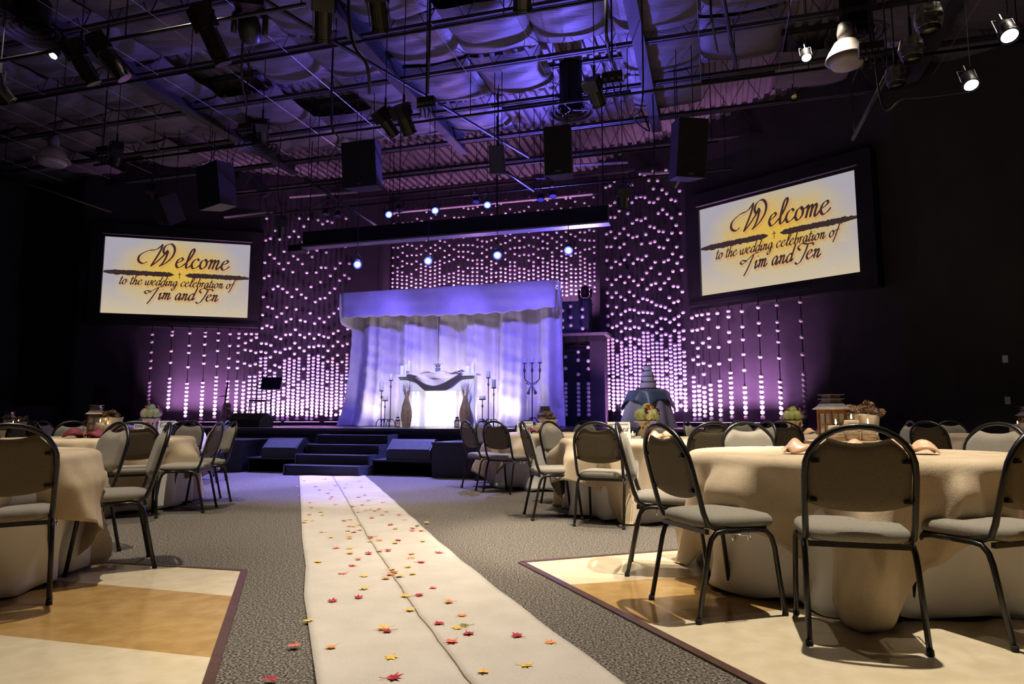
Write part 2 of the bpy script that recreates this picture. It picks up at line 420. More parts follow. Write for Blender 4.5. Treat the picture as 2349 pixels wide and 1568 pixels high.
# ================================================================ chairs
def lean(z): return -0.185 - 0.27 * max(0.0, z - 0.46)
LEGS_ = []
def LEGP(root): return LEGS_[-1]
def make_chair():
    root = thing('banquet_chair', 'x', 'chair')
    cap_ = MB().lathe([(0.0145, 0), (0.0155, 0.004), (0.0145, 0.026), (0.0130, 0.028)], 10).mesh('foot_cap', mat('black_rubber', (0.012, 0.012, 0.012), 0.8, var=0.1), True)
    # seat cushion
    def seat_ring(k, z):
        out = []
        for j in range(28):
            q = 2*PI*j/28; c, s_ = math.cos(q), math.sin(q)
            n = 0.42
            x = 0.222 * k * math.copysign(abs(c)**n, c); y = 0.215 * k * math.copysign(abs(s_)**n, s_)
            out.append((x * (1.0 + 0.05 * (y/0.215)), y + 0.01, z))
        return out
    mb = MB(); vs = []; prof = [(0.90, 0.422), (0.985, 0.432), (1.0, 0.446), (0.985, 0.464), (0.93, 0.477), (0.75, 0.486), (0.4, 0.490), (0.02, 0.491)]
    for k, z in prof: vs += seat_ring(k, z)
    n = 28; fs = [(i*n+j, i*n+(j+1)%n, (i+1)*n+(j+1)%n, (i+1)*n+j) for i in range(len(prof)-1) for j in range(n)]
    fs.append(tuple(range(n-1, -1, -1)))
    mb.add(vs, fs); mb.build('seat', seat_fab, root, True)
    # back cushion and the darker panel behind it
    HW = 0.1995
    def zt(x):
        a = min(1.0, abs(x) / 0.205); arch = 0.712 + 0.180 * math.sqrt(max(0.0, 1 - a*a))
        sc = max(0.0, 1 - (abs(x) / 0.108) ** 2)
        return arch - 0.052 * sc ** 0.8 if sc > 0 else arch
    def zb(x): return 0.552 + 0.034 * (abs(x) / HW) ** 2.4
    def pad(off, bulge, name, m):
        def f(u_, v_):
            uu = 2*u_ - 1; x = HW * math.copysign(abs(uu)**0.8, uu)
            z = zb(x) + (zt(x) - zb(x)) * v_
            e = min(1.0, (1 - abs(uu)) * 5) ** 0.5 * min(1.0, min(v_, 1 - v_) * 7) ** 0.5
            return (x, lean(z) + off + bulge * e, z)
        return MB().grid(f, 20, 14).build(name, m, root, True)
    pad(0.006, 0.030, 'backrest', seat_fab); bp_ = pad(0.006, -0.016, 'back_panel', back_fab)
    # hoop
    pts = [(-0.200, 0.15, 0.424), (-0.203, -0.02, 0.424), (-0.206, -0.13, 0.426), (-0.209, -0.172, 0.445), (-0.211, lean(.50), 0.50), (-0.213, lean(.62), 0.62), (-0.2135, lean(.70), 0.70)]
    for k in range(1, 14):
        q = PI * k / 14; z = 0.715 + 0.196 * math.sin(q) ** 0.97; pts.append((-0.2135 * math.copysign(abs(math.cos(q))**0.95, math.cos(q)), lean(z), z))
    pts += [(-x, y, z) for x, y, z in pts[6::-1]]
    MB().tube(pts, 0.0135, 8).build('back_frame', frame_m, root, True)
    for sx in (-1, 1):
        MB().tube([(sx*.214, -.01, .413), (sx*.214, .10, .413), (sx*.2145, .145, .405), (sx*.215, .172, .378), (sx*.216, .188, .33), (sx*.220, .232, .004)], 0.0125, 8).build('leg', frame_m, root, True, reg=LEGS_); inst('foot_cap', cap_, LEGP(root), (sx*.220, .232, 0))
        MB().tube([(sx*.214, .0, .412), (sx*.214, -.09, .412), (sx*.2145, -.132, .405), (sx*.215, -.160, .376), (sx*.216, -.176, .33), (sx*.223, -.245, .004)], 0.0125, 8).build('leg', frame_m, root, True, reg=LEGS_); inst('foot_cap', cap_, LEGP(root), (sx*.223, -.245, 0))
    MB().box2((-.20, -.182, .398), (.20, -.162, .420)).build('crossbar', frame_m, root)
    MB().box2((-.20, .10, .400), (.20, .12, .420)).build('crossbar', frame_m, root)
    for y in (-0.02,):
        MB().tube([(.224, y-.04, .40), (.238, y-.04, .40), (.24, y-.04, .372), (.238, y-.025, .372), (.238, y-.025, .395), (.238, y+.045, .395), (.238, y+.045, .372), (.238, y+.06, .372), (.236, y+.06, .40), (.224, y+.06, .40)], 0.004, 5).build('ganging_hook', chrome, root, True)
    bm = MB().box2((-.014, -.012, -.006), (.014, .006, .006)).mesh('bracket', frame_m)
    for x, z in ((-.172, .765), (.172, .765), (-.180, .60), (.180, .60)): inst('bracket', bm, bp_, (x, lean(z) - .010, z))
    return root
chair0 = make_chair(); chair_used = [False]
def chair(x, y, h, label, group='banquet chairs set around the round tables'):
    """x, y: midpoint between the back feet; h: heading it faces, degrees clockwise from straight ahead"""
    hr = R(h); loc = (x + 0.25 * math.sin(hr), y + 0.25 * math.cos(hr), 0)
    if not chair_used[0]:
        chair_used[0] = True; chair0.location = loc; chair0.rotation_euler = (0, 0, -hr); chair0['label'] = label; chair0['group'] = group; return chair0
    return clone(chair0, loc, -hr, label, group)

# ================================================================ tables
TZ = 0.742
table_top_m = mat('folding_table_laminate', (0.35, 0.25, 0.16), 0.5, var=0.1)
def make_table():
    root = thing('round_table', 'x', 'table')
    MB().lathe([(0.87, 0.700), (0.90, 0.705), (0.90, 0.728), (0.89, 0.732)], 40).build('tabletop', table_top_m, root)
    for k in range(4):
        a = PI/4 + k*PI/2
        MB().tube([(0.45*math.cos(a), 0.45*math.sin(a), 0.70), (0.5*math.cos(a), 0.5*math.sin(a), 0.0)], 0.016, 7).build('leg', frame_m, root, True)
    return root
table0 = make_table(); table_used = [False]
def skirt_mesh(seed):
    r2 = random.Random(seed); ph = [r2.uniform(0, 6.28) for _ in range(5)]
    def f(u_, v_):
        q = 2*PI*u_; h = v_
        w_ = 0.5*math.sin(7*q + ph[0]) + 0.3*math.sin(11*q + ph[1] + 1.5*h) + 0.28*math.sin(17*q + ph[2]) + .2*math.sin(4*q+ph[3])
        rad = 0.905 + 0.085 * h * w_ - 0.03 * h + 0.05 * max(0, h - 0.8) * 5 * (0.4 + 0.6 * math.sin(9*q + ph[3])) * 0.6
        z = 0.733 - 0.725 * h + (0.012 * math.sin(13*q + ph[4]) + 0.012) * max(0, h - 0.9) * 10
        return (rad * math.cos(q), rad * math.sin(q), max(0.006, z))
    mb = MB().grid(f, 144, 16, wrap=True)
    mb.lathe([(0.001, 0.7335), (0.905, 0.7335)], 72, cap=False)
    return mb.mesh('white_skirt', linen, True)
def drape_mesh(half, seed, fold=1.25):
    r2 = random.Random(seed); p1, p2, p3 = r2.uniform(0, 6), r2.uniform(0, 6), r2.uniform(0, 6)
    RR = 0.915; n = 110
    tucks = [(-3.05 + 0.62*k + r2.uniform(-.16, .16), r2.uniform(.03, .065), r2.uniform(.07, .14)) for k in range(10)]
    def f(u_, v_):
        x = (2*u_-1)*half; y = (2*v_-1)*half; r = math.hypot(x, y); q = math.atan2(y, x)
        if r <= RR - 0.03: return (x, y, TZ + 0.004*math.sin(5*x+p1)*math.sin(4*y+p2))
        s_ = r - (RR - 0.03)
        bend = 0.05; L_ = bend * PI / 2
        if s_ < L_:
            a = s_ / bend; rad = RR - 0.03 + bend*math.sin(a); z = TZ - bend*(1-math.cos(a)); h = 0
        else:
            h = s_ - L_; rad = RR - 0.03 + bend; z = TZ - bend - h*0.985
        w_ = 0.75*(1 - 2*abs(math.sin(3.5*q + p1 + 0.9*h))) + 0.45*(1 - 2*abs(math.sin(5.5*q + p2 - 1.2*h))) + 0.22*math.sin(17*q + p3 + 3*h)
        rad += fold * (0.05 * min(1, h/0.13) + 0.16 * min(h, 0.42)) * w_ + 0.05 * min(1, h/0.13) + 0.05 * min(h, 0.4) + 0.008
        for qa, am, wd in tucks:
            dq = (q - qa + 0.25*h + PI) % (2*PI) - PI
            if -wd*0.35 < dq < wd*2: rad += am * min(1, h/0.09) * ((1 + dq/(wd*0.35)) if dq < 0 else (1 - dq/(2*wd))**1.6)
        return (rad*math.cos(q), rad*math.sin(q), max(0.012, z))
    return MB().grid(f, n, n).mesh('burlap_topper', burlap, True)
skirts = [skirt_mesh(s_) for s_ in (1, 2, 3)]
drapes = [drape_mesh(1.26, s_) for s_ in (4, 5, 6)]
def table(x, y, rz, where, i=0):
    lab = 'cloth-covered round table, ' + where
    if not table_used[0]:
        table_used[0] = True; table0.location = (x, y, 0); table0['label'] = lab; table0['group'] = 'round banquet tables'
    else: clone(table0, (x, y, 0), 0, lab, 'round banquet tables')
    o = inst('white_tablecloth', skirts[i % 3], None, (x, y, 0), (0, 0, rz * 1.7)); tag(o, 'white floor-length tablecloth on table, ' + where, 'tablecloth', 'white floor-length tablecloths')
    md = o.modifiers.new('thickness', 'SOLIDIFY'); md.thickness = 0.002
    o = inst('burlap_topper', drapes[i % 3], None, (x, y, 0), (0, 0, rz)); tag(o, 'tan burlap topper on table, ' + where, 'tablecloth', 'burlap table toppers')
    md = o.modifiers.new('thickness', 'SOLIDIFY'); md.thickness = 0.003; md.offset = 1
T1 = (2.03, 4.17); T2 = (1.44, 7.15); T3 = (0.60, 9.95); T4 = (3.75, 9.15); T5 = (6.1, 8.7)
T6 = (-3.5, 4.05); T7 = (-4.5, 7.55); T10 = (-5.7, 10.5); T11 = (-9.2, 12.3)
table(*T1, R(45 - 24), 'nearest on the right', 0)
table(*T2, R(20), 'second back on the right beside the runner', 1)
table(*T3, R(60), 'right in front of the stage, right of the runner', 2)
table(*T4, R(10), 'behind the nearest right table, with a bouquet on it', 1)
table(*T5, R(33), 'far right near the olive wall', 2)
table(*T6, R(72), 'cut off by the left edge of the picture', 1)
table(*T7, R(80), 'second back on the left, with lantern and bucket', 2)
table(*T10, R(35), 'left, nearest the stage', 0)
table(*T11, R(15), 'farthest left near the dark wall', 1)

chair(1.452, 2.90, 16, 'banquet chair seen squarely from behind, nearest the camera at the right')
chair(0.789, 3.476, 73, 'near right chair facing right, ganging hooks under its seat, brown back toward the runner')
chair(0.736, 4.447, 103, 'chair with lit grey front just behind the near chair facing right')
chair(1.90, 5.53, 176, 'grey chair facing the camera across the nearest right table')
chair(2.25, 2.96, -20, 'near chair cut by the right edge, legs sprawling across the cream floor')
chair(3.30, 4.72, -113, 'blue-rimmed grey chair at the far right of the nearest right table')
chair(3.32, 3.95, -86, 'chair mostly cut off by the right picture edge beside the near table')
chair(0.752, 6.08, 24, 'brown-backed chair square to us at the second right table')
chair(0.152, 6.72, 81, 'chair seen side-on from behind at the aisle side of the second right table')
chair(0.47, 8.02, 131, 'grey-fronted chair between the second right table and the stage-side table')
chair(1.72, 5.95, -8, 'brown chair back seen between the near table and second table')
chair(2.75, 7.55, -105, 'chair on the far right side of the second right table')
chair(1.75, 8.5, -168, 'chair at the back of the second right table, mostly hidden')
chair(-0.20, 8.85, 38, 'chair with dark back near the stage, right of the runner, square to us')
chair(-0.59, 9.40, 61, 'chair nearest the steps at the stage-side right table')
chair(-0.42, 10.83, 128, 'grey chair front half hidden beside the stage box')
chair(0.25, 11.0, 163, 'chair peeking out behind the framed sign near the stage')
chair(1.15, 10.95, -152, 'dark-topped chair in front of the drape at the stage-side table')
chair(1.75, 9.35, -65, 'chair hidden behind the second table, right of the stage-side table')
chair(3.12, 7.92, 27, 'black chair back in front of the far bouquet')
chair(2.55, 8.55, 62, 'far chair edge-on left of the bouquet table')
chair(2.55, 9.85, 122, 'far grey chair left behind the bouquet table')
chair(3.5, 10.5, 170, 'far grey chair directly behind the bouquet')
chair(4.75, 10.1, -135, 'far chair behind the pinecone bucket')
chair(5.1, 8.9, -80, 'chair edge-on right of the pinecone bucket')
chair(4.8, 7.92, 60, 'black chair back near the right wall')
chair(6.4, 10.02, -168, 'grey chair front beyond the far right table')
chair(7.35, 9.35, -118, 'grey chair at the right wall side of the far right table')
chair(5.0, 9.5, 125, 'far grey chair left behind the far right table')
chair(-2.53, 3.46, -35, 'big dark chair back cut off by the left picture edge')
chair(-2.378, 4.648, -122, 'side-on chair facing left with lit grey seat, nearest on the left')
chair(-3.0, 5.16, -146, 'grey chair front left of centre at the cut-off left table')
chair(-3.58, 6.53, -31, 'black chair back square to us at the lantern table')
chair(-3.136, 7.25, -97, 'chair facing left at the aisle side of the lantern table')
chair(-3.35, 8.15, -127, 'lit grey chair front just behind the aisle chair on the left')
chair(-4.2, 8.93, -168, 'grey chair at the back of the lantern table by the bouquet')
chair(-5.45, 8.55, 137, 'grey chair behind the lantern table, left of the bucket')
chair(-5.55, 6.75, 52, 'chair left of the lantern table behind the cut-off table')
chair(-5.9, 7.7, 96, 'black chair left behind the cut-off table')
chair(-4.62, 9.65, -52, 'black chair back left of the runner near the stage')
chair(-4.40, 10.52, -96, 'blue-rimmed chair nearest the stage box on the left')
chair(-4.75, 11.3, -140, 'far chair behind the stage-side left table')
chair(-6.5, 9.4, 30, 'black chair back beyond the lantern')
chair(-7.05, 10.4, 92, 'far left chair beside the stage-side left table')
chair(-6.4, 11.65, 150, 'grey chair front beyond the bouquet on the left')
chair(-8.15, 11.45, -52, 'black chair back in front of the farthest left table')
chair(-7.95, 12.7, -108, 'far chair at the right of the farthest left table')
chair(-9.55, 10.98, 14, 'far left chair back low in the dark')
# ================================================================ in front of the stage
step_m = mat('black_step_paint', (0.007, 0.007, 0.008), 0.5, var=0.2, vscale=6)
step_side = mat('blue_lit_step_side', (0.05, 0.06, 0.10), 0.8, var=0.5, vscale=30, bump=0.5, bscale=40)  # blue stage light is put into the stringer colour
st = thing('stage_steps', 'black four-step staircase leading up to the stage at the runner\'s end', 'steps', P(-6.36, 10.2, 0), -A)
for k in range(4):
    z0, z1 = 0.163 * k, 0.163 * (k + 1); y0 = 0.33 * k
    MB().box2((-0.70, y0 + 0.02, 0.0 if k == 0 else z0 - 0.02), (0.70, y0 + 0.04, z1 - 0.02)).build('riser', step_m, st)
    MB().box2((-0.70, y0, z1 - 0.022), (0.70, min(1.40, y0 + 0.37), z1)).build('tread', step_m, st)
for sx in (-1, 1):
    poly = [(0.0, 0.0)]
    for k in range(4): poly += [(0.33*k, 0.163*(k+1) + 0.008), (0.33*(k+1) if k < 3 else 1.40, 0.163*(k+1) + 0.008)]
    poly += [(1.40, 0.0)]
    M_ = Matrix.Translation((sx*0.715 - 0.015, 0, 0)) @ Matrix(((0,0,1,0),(1,0,0,0),(0,1,0,0),(0,0,0,1)))
    MB(M_).prism(poly, 0, 0.03).build('stringer', [step_side][0], st)
def stage_box(r0, r1, d0, d1, h, label):
    t = thing('stage_box', label, 'box', P((r0+r1)/2, (d0+d1)/2, 0), -A)
    w_, l_ = (r1-r0)/2, (d1-d0)/2
    MB().box2((-w_, -l_, 0.0), (w_, l_, h-0.025)).build('carcass', step_m, t)
    MB().box2((-w_-0.01, -l_-0.012, h-0.025), (w_+0.01, l_, h)).build('lid', step_m, t)
    MB().box2((w_, -0.10, 0.22), (w_+0.012, 0.06, 0.36)).build('recessed_handle', blackm, t)
    return t
stage_box(-11.2, -8.14, 10.45, 11.60, 0.57, 'long black box at the stage foot, left of the steps')
stage_box(-4.42, -3.05, 10.36, 11.60, 0.57, 'black box at the stage foot, right of the steps')
def shelf(r0, r1, label):
    t = thing('monitor_shelf', label, 'shelf', P((r0+r1)/2, 11.0, 0), -A); w_ = (r1-r0)/2
    MB().box2((-w_, -0.45, 0.235), (w_, 0.60, 0.26)).build('shelf_board', step_m, t)
    for sx in (-1, 1): MB().box2((sx*w_ - 0.012*sx - 0.012, -0.40, 0), (sx*w_ - 0.012*sx + 0.012, 0.60, 0.235)).build('side_panel', step_m, t)
shelf(-8.10, -7.11, 'low black open shelf under the left floor monitor')
shelf(-5.61, -4.46, 'low black open shelf under the right floor monitor')
grille_m = mat('dark_grey_grille', (0.022, 0.022, 0.025), 0.75, bump=0.3, bscale=200, var=0.15)
def wedge(loc, w_, h_, dp, label):
    t = thing('floor_monitor', label, 'speaker', loc, -A)
    poly = [(-dp/2, 0), (dp/2, 0), (dp/2, h_*0.55), (dp*0.12, h_), (-dp*0.10, h_), (-dp/2, h_*0.48)]
    M_ = Matrix.Translation((-w_/2, 0, 0)) @ Matrix(((0,0,1,0),(1,0,0,0),(0,1,0,0),(0,0,0,1)))
    MB(M_).prism(poly, 0, w_).build('cabinet', mat('charcoal_speaker_paint', (0.013, 0.013, 0.015), 0.6, bump=0.15, bscale=150, var=0.1), t)
    a = Vector((0, -dp/2, h_*0.48)); b = Vector((0, -dp*0.10, h_)); n_ = Vector((0, -(b-a).z, (b-a).y)).normalized() * 0.006
    hw = w_/2 - 0.03
    MB().add([(-hw, a.y+n_.y, a.z+n_.z+0.01), (hw, a.y+n_.y, a.z+n_.z+0.01), (hw, b.y+n_.y, b.z+n_.z-0.01), (-hw, b.y+n_.y, b.z+n_.z-0.01)], [(0,1,2,3)]).build('grille', grille_m, t, thick=0.004)
    MB().lathe([(0.045, 0), (0.045, 0.01), (0.03, 0.012)], 14, (w_/2+0.0, 0.02, h_*0.45), rot=Matrix.Rotation(PI/2, 3, 'Y')).build('side_port', blackm, t)
    return t
wedge(P(-7.47, 10.86, 0.26), 0.72, 0.34, 0.50, 'slanted black floor monitor speaker left of the stage steps')
wedge(P(-4.95, 10.84, 0.26), 0.80, 0.34, 0.50, 'slanted black floor monitor speaker right of the stage steps')
wedge(P(-9.42, 12.35, STAGE_Z), 0.78, 0.30, 0.46, 'dark floor monitor on the stage in front of the music stand')

# ================================================================ burlap backdrop
bd_ = thing('burlap_backdrop', 'tall pleated burlap backdrop with a wide valance, centre of the stage', 'backdrop', P(-5.73, 14.5, STAGE_Z), -A)
def pleat(x):
    return 0.12*math.sin(7.6*x + 0.6*math.sin(2.1*x)) + 0.06*math.sin(13.1*x+1.1) + 0.02*math.sin(29*x)
edges = [-2.54, -1.75, -1.05, -0.42, 0.38, 1.02, 1.78, 2.52]
HB = 3.0
for k in range(7):
    x0, x1 = edges[k] - (0.12 if k == 3 else 0), edges[k+1] + (0.15 if k == 3 else 0.06)
    back = 0.03 if k == 3 else 0.0
    def f(u_, v_, x0=x0, x1=x1, k=k, back=back):
        x = x0 + (x1-x0)*u_; z = HB*v_; g = (1-v_)
        y = pleat(x) * (1.0 + 0.35*g) + back + 0.012*math.sin(9*z + 4*x) + 0.008*math.sin(23*z+7*x+k) + 0.012*k % 0.02
        # pressed-in fold creases at regular heights
        y += 0.010 * sum(math.exp(-((z - zz) / 0.02)**2) for zz in (0.55, 1.02, 1.5, 1.98, 2.4))
        fl = g**3
        if k == 0: x -= 0.22*fl*(1-u_) + 0.02
        if k == 6: x += 0.10*fl*u_
        y -= 0.16*fl + (0.10*math.sin(5*x)**2*max(0, g-0.9)*10)
        return (x, y, max(0.006, z - 0.0))
    MB().grid(f, 36, 64).build('curtain_panel', burlap_drape, bd_, True, thick=0.004)
def val(u_, v_):
    # v: 0 bottom hem .. 0.72 front top .. 1 back over the canopy
    x = -2.56 + 5.12*u_
    sag = 0.05*math.sin(PI*u_) - 0.03*math.sin(7*u_)
    if v_ < 0.75:
        t = v_/0.75; z = 2.50 + 0.02*math.sin(17*x) - sag*0.8*(1-t) + (0.60 - 0.02*math.sin(17*x))*t
        y = -0.55 - 0.03*math.sin(3.1*x)*(1-t) - 0.02*math.sin(8*x)*(1-t) + 0.008*math.sin(11*z*2+x)
        return (x, y, z + 0.02*u_)
    t = (v_-0.75)/0.25
    return (x, -0.55 + 0.62*t, 3.10 + 0.012*math.sin(PI*t) + 0.02*u_)
MB().grid(val, 60, 28).build('valance', burlap_drape, bd_, True, thick=0.005)
for sx in (-1, 1):
    def sidef(u_, v_, sx=sx):
        z = 2.42 + 0.68*v_ + (0.08*math.sin(PI*u_) if sx > 0 else -0.15*(1-v_)*u_); y = -0.55 + 0.60*u_
        return (sx*(2.57 + 0.04*math.sin(4*u_+2*v_)), y, z + (0.02 if sx > 0 else 0))
    MB().grid(sidef, 10, 10).build('valance_return', burlap_drape, bd_, True, thick=0.005)
    MB().tube([(sx*2.42, 0.30, 0), (sx*2.42, 0.30, 3.08)], 0.02, 8).build('upright_pole', blackm, bd_)
    MB().tube([(sx*2.42, 0.30, 3.06), (sx*2.42, -0.5, 3.06)], 0.016, 8).build('side_rail', blackm, bd_)
MB().tube([(-2.5, -0.5, 3.08), (2.5, -0.5, 3.08)], 0.018, 8).build('top_rail', blackm, bd_)

# ================================================================ white mantel
mt = thing('fireplace_mantel', 'white fireplace mantel with sheer curtain filling its opening, centre stage', 'mantel', P(-5.76, 13.78, STAGE_Z), -A)
MB().box2((-0.70, -0.10, 0.0), (-0.885+0.02, 0.10, 1.05)).build('pilaster', white_p, mt)
MB().box2((0.70, -0.10, 0.0), (0.865, 0.10, 1.05)).build('pilaster', white_p, mt)
MB().box2((-0.70, -0.09, 0.78), (0.70, 0.09, 1.05)).build('frieze', white_p, mt)
MB().box2((-0.88, -0.13, 1.05), (0.88, 0.11, 1.09)).box2((-0.94, -0.17, 1.09), (0.94, 0.12, 1.14)).build('mantelshelf', white_p, mt)
for sx in (-1, 1): MB().box2((sx*0.79-0.10, -0.115, 0), (sx*0.79+0.10, 0.10, 0.09)).build('plinth', white_p, mt)
sheer = weave('white_sheer', (0.85, 0.83, 0.80), (0.93, 0.92, 0.90), 90, trans=0.5, bump=0.05)
MB().grid(lambda u_, v_: (-0.70+1.40*u_, 0.03*math.sin(26*u_)+0.02*math.sin(51*u_)+0.02, 0.012+0.79*v_), 80, 8).build('sheer_curtain', sheer, mt, True)
tag(MB().grid(lambda u_, v_: (-0.62+1.22*u_ + 0.04*math.sin(9*v_), -0.03 + (-0.20 if v_ < .75 else -.20+ (v_-.75)*1.0) + 0.02*math.sin(14*u_+6*v_),
     1.160 + 0.02*math.sin(8*u_)*0 + (0.045*math.sin(10*u_+1)**2 if v_ > .6 else 0) - (0.30*math.sin(PI*min(1,max(0,u_)))**1.2)*max(0, 1-v_/0.62) + 0.018*math.sin(22*v_+3*u_)), 40, 26)
    .build('burlap_swag', burlap_drape, None, True, P(-5.76, 13.78, STAGE_Z), -A, thick=0.006), 'burlap swag draped over the front of the white mantel', 'fabric')
def S(x, y, r0=-5.76, d0=13.78): return P(r0 + x, d0 + y, STAGE_Z)
def candle(loc, r_, h_, label, lit=True, m=None, group=None, cat='candle'):
    t = thing('pillar_candle', label, cat, loc, rnd.uniform(0, 6), group)
    MB().lathe([(r_*0.97, 0), (r_, 0.004), (r_, h_-0.006), (r_*0.94, h_), (r_*0.5, h_-0.006), (0.002, h_-0.008)], 20, cap=True).build('wax_body', m or wax, t, True)
    wk = MB().tube([(0, 0, h_-0.012), (0.001, 0, h_+0.012)], 0.0014, 5).build('wick', black, t)
    if lit: MB().lathe([(0.0008, h_+0.006), (0.0055, h_+0.014), (0.0045, h_+0.024), (0.0006, h_+0.042)], 10).build('flame', flame, wk, True)
    return t
for (x, y, r_, h_, lab) in ((-0.85, -0.02, 0.05, 0.20, 'short wide white candle at the left end of the mantel'), (-0.76, 0.0, 0.042, 0.24, 'middle white candle on the mantel\'s left'),
                          (-0.68, -0.03, 0.04, 0.31, 'tallest white candle on the mantel\'s left'), (0.70, -0.02, 0.055, 0.16, 'short fat white candle on the mantel\'s right'),
                          (0.80, 0.02, 0.042, 0.23, 'tall white candle at the right end of the mantel')):
    candle(S(x, y) + Vector((0, 0, 1.14)), r_, h_, lab, False, white_p)
# vase of flowers on the mantel
petal_w = mat('white_petals', (0.80, 0.78, 0.82), 0.7, var=0.1, vscale=30)
leaf_g = mat('green_leaves', (0.06, 0.13, 0.03), 0.6, var=0.3, vscale=20)
vs_ = thing('flower_vase', 'small grey vase of white flowers on the mantel', 'vase', S(-0.02, 0.03) + Vector((0, 0, 1.16)), 0)
MB().lathe([(0.045, 0), (0.055, 0.03), (0.055, 0.11), (0.05, 0.13)], 16).build('vase', mat('grey_glass_vase', (0.16, 0.20, 0.24), 0.25, var=0.1), vs_, True)
fm = MB()
for k in range(9):
    q = 2*PI*k/9
    fm.add([(0,0,0), (0.032*math.cos(q-.3), 0.032*math.sin(q-.3), 0.016), (0.045*math.cos(q), 0.045*math.sin(q), 0.02), (0.032*math.cos(q+.3), 0.032*math.sin(q+.3), 0.016)], [(0,1,2,3)])
    fm.add([(0,0,0.004), (0.018*math.cos(q-.4), 0.018*math.sin(q-.4), 0.022), (0.026*math.cos(q), 0.026*math.sin(q), 0.03), (0.018*math.cos(q+.4), 0.018*math.sin(q+.4), 0.022)], [(0,1,2,3)])
fmesh = fm.mesh('blossom', petal_w)
lm_ = MB().add([(0,0,0), (0.02,0.03,0.01), (0,0.08,0.0), (-0.02,0.03,0.01)], [(0,1,2,3)]).mesh('leaf', leaf_g)
for k in range(9):
    q = 2*PI*k/9*1.9; r_ = 0.03 + 0.06*(k % 3)/2
    inst('blossom', fmesh, vs_, (r_*math.cos(q), r_*math.sin(q), 0.17 + 0.03*((k*7) % 4)/3), (0.5*math.sin(q), 0.5*math.cos(q), q))
for k in range(12):
    q = 2*PI*k/12; inst('leaf', lm_, vs_, (0.03*math.cos(q), 0.03*math.sin(q), 0.135 + 0.02*(k % 3)), (0.7, 0, q))

# ================================================================ iron candle stands
iron = mat('black_wrought_iron', (0.02, 0.02, 0.024), 0.5, metal=0.6, bump=0.1, var=0.1)
def knot(mb, z, x=0.0, y=0.0, h=0.07, r_=0.02):
    for k in range(4):
        q0 = k*PI/2
        mb.tube([(x + r_*math.sin(PI*t)*math.cos(q0+2.2*t), y + r_*math.sin(PI*t)*math.sin(q0+2.2*t), z + h*(t-0.5)) for t in [i/8 for i in range(9)]], 0.0045, 5)
def stand(px, h_, ch, cr, y, label, cl):
    g = at(px, 960, 13.78 + y); loc = Vector((g.x, g.y, STAGE_Z))
    t = thing('candle_stand', label, 'candle stand', loc, rnd.uniform(0, 2))
    mb = MB(); mb.tube([(0, 0, 0.10), (0, 0, h_)], 0.009, 7); mb.build('pole', iron, t, True)
    kb = MB(); knot(kb, h_ - 0.13); kb.build('twisted_knot', iron, t, True)
    for k in range(3):
        q = 2*PI*k/3; c, s_ = math.cos(q), math.sin(q)
        MB().tube(crom([(0, 0, 0.17), (0.05*c, 0.05*s_, 0.165), (0.095*c, 0.095*s_, 0.11), (0.11*c, 0.11*s_, 0.008)], 4), 0.008, 6).build('foot', iron, t, True)
    MB().lathe([(0.02, h_-0.01), (cr+0.012, h_), (cr+0.014, h_+0.008), (0.01, h_+0.006)], 16).build('drip_plate', iron, t, True)
    candle(loc + Vector((0, 0, h_+0.008)), cr, ch, cl, False, white_p)
stand(874, 0.77, 0.20, 0.040, -0.50, 'middle-height iron candle stand left of the mantel', 'white candle on the middle stand left of the mantel')
stand(882.5, 0.56, 0.10, 0.060, -0.60, 'shortest iron candle stand left of the mantel', 'squat white candle on the shortest stand left of the mantel')
stand(895, 0.99, 0.13, 0.036, -0.52, 'tallest iron candle stand left of the mantel', 'white candle on the tallest stand left of the mantel')
stand(1106.5, 0.57, 0.07, 0.066, -0.42, 'shortest iron candle stand right of the mantel', 'squat white candle on the shortest stand right of the mantel')
stand(1120, 1.01, 0.14, 0.036, -0.46, 'tallest iron candle stand right of the mantel', 'white candle on the tallest stand right of the mantel')
stand(1132.5, 0.80, 0.17, 0.042, -0.52, 'middle-height iron candle stand right of the mantel', 'white candle on the middle stand right of the mantel')
g = at(1221, 960, 13.6); cl_ = Vector((g.x, g.y, STAGE_Z))
t = thing('candelabra', 'tall three-armed iron candelabra with a pale bow, right part of the backdrop', 'candelabra', cl_, -A)
MB().tube([(0, 0, 0.12), (0, 0, 1.32)], 0.011, 7).build('pole', iron, t, True)
kb = MB(); knot(kb, 1.17, 0, 0, 0.10, 0.03); kb.build('twisted_knot', iron, t, True)
for sx in (-1, 1):
    MB().tube(crom([(0, 0, 0.90), (sx*0.07, 0, 0.92), (sx*0.15, 0, 0.99), (sx*0.165, 0, 1.12), (sx*0.165, 0, 1.31)], 5), 0.009, 6).build('arm', iron, t, True)
    kb = MB(); knot(kb, 1.17, sx*0.165, 0, 0.10, 0.028); kb.build('twisted_knot', iron, t, True)
for k in range(3):
    q = 2*PI*k/3 + 0.5; c, s_ = math.cos(q), math.sin(q)
    MB().tube(crom([(0, 0, 0.2), (0.06*c, 0.06*s_, 0.19), (0.13*c, 0.13*s_, 0.10), (0.17*c, 0.17*s_, 0.008)], 4), 0.010, 6).build('foot', iron, t, True)
for x in (-0.165, 0, 0.165): MB().lathe([(0.012, 1.31), (0.048, 1.32), (0.05, 1.328), (0.01, 1.326)], 14, (x, 0, 0)).build('drip_plate', iron, t, True)
bow = MB()
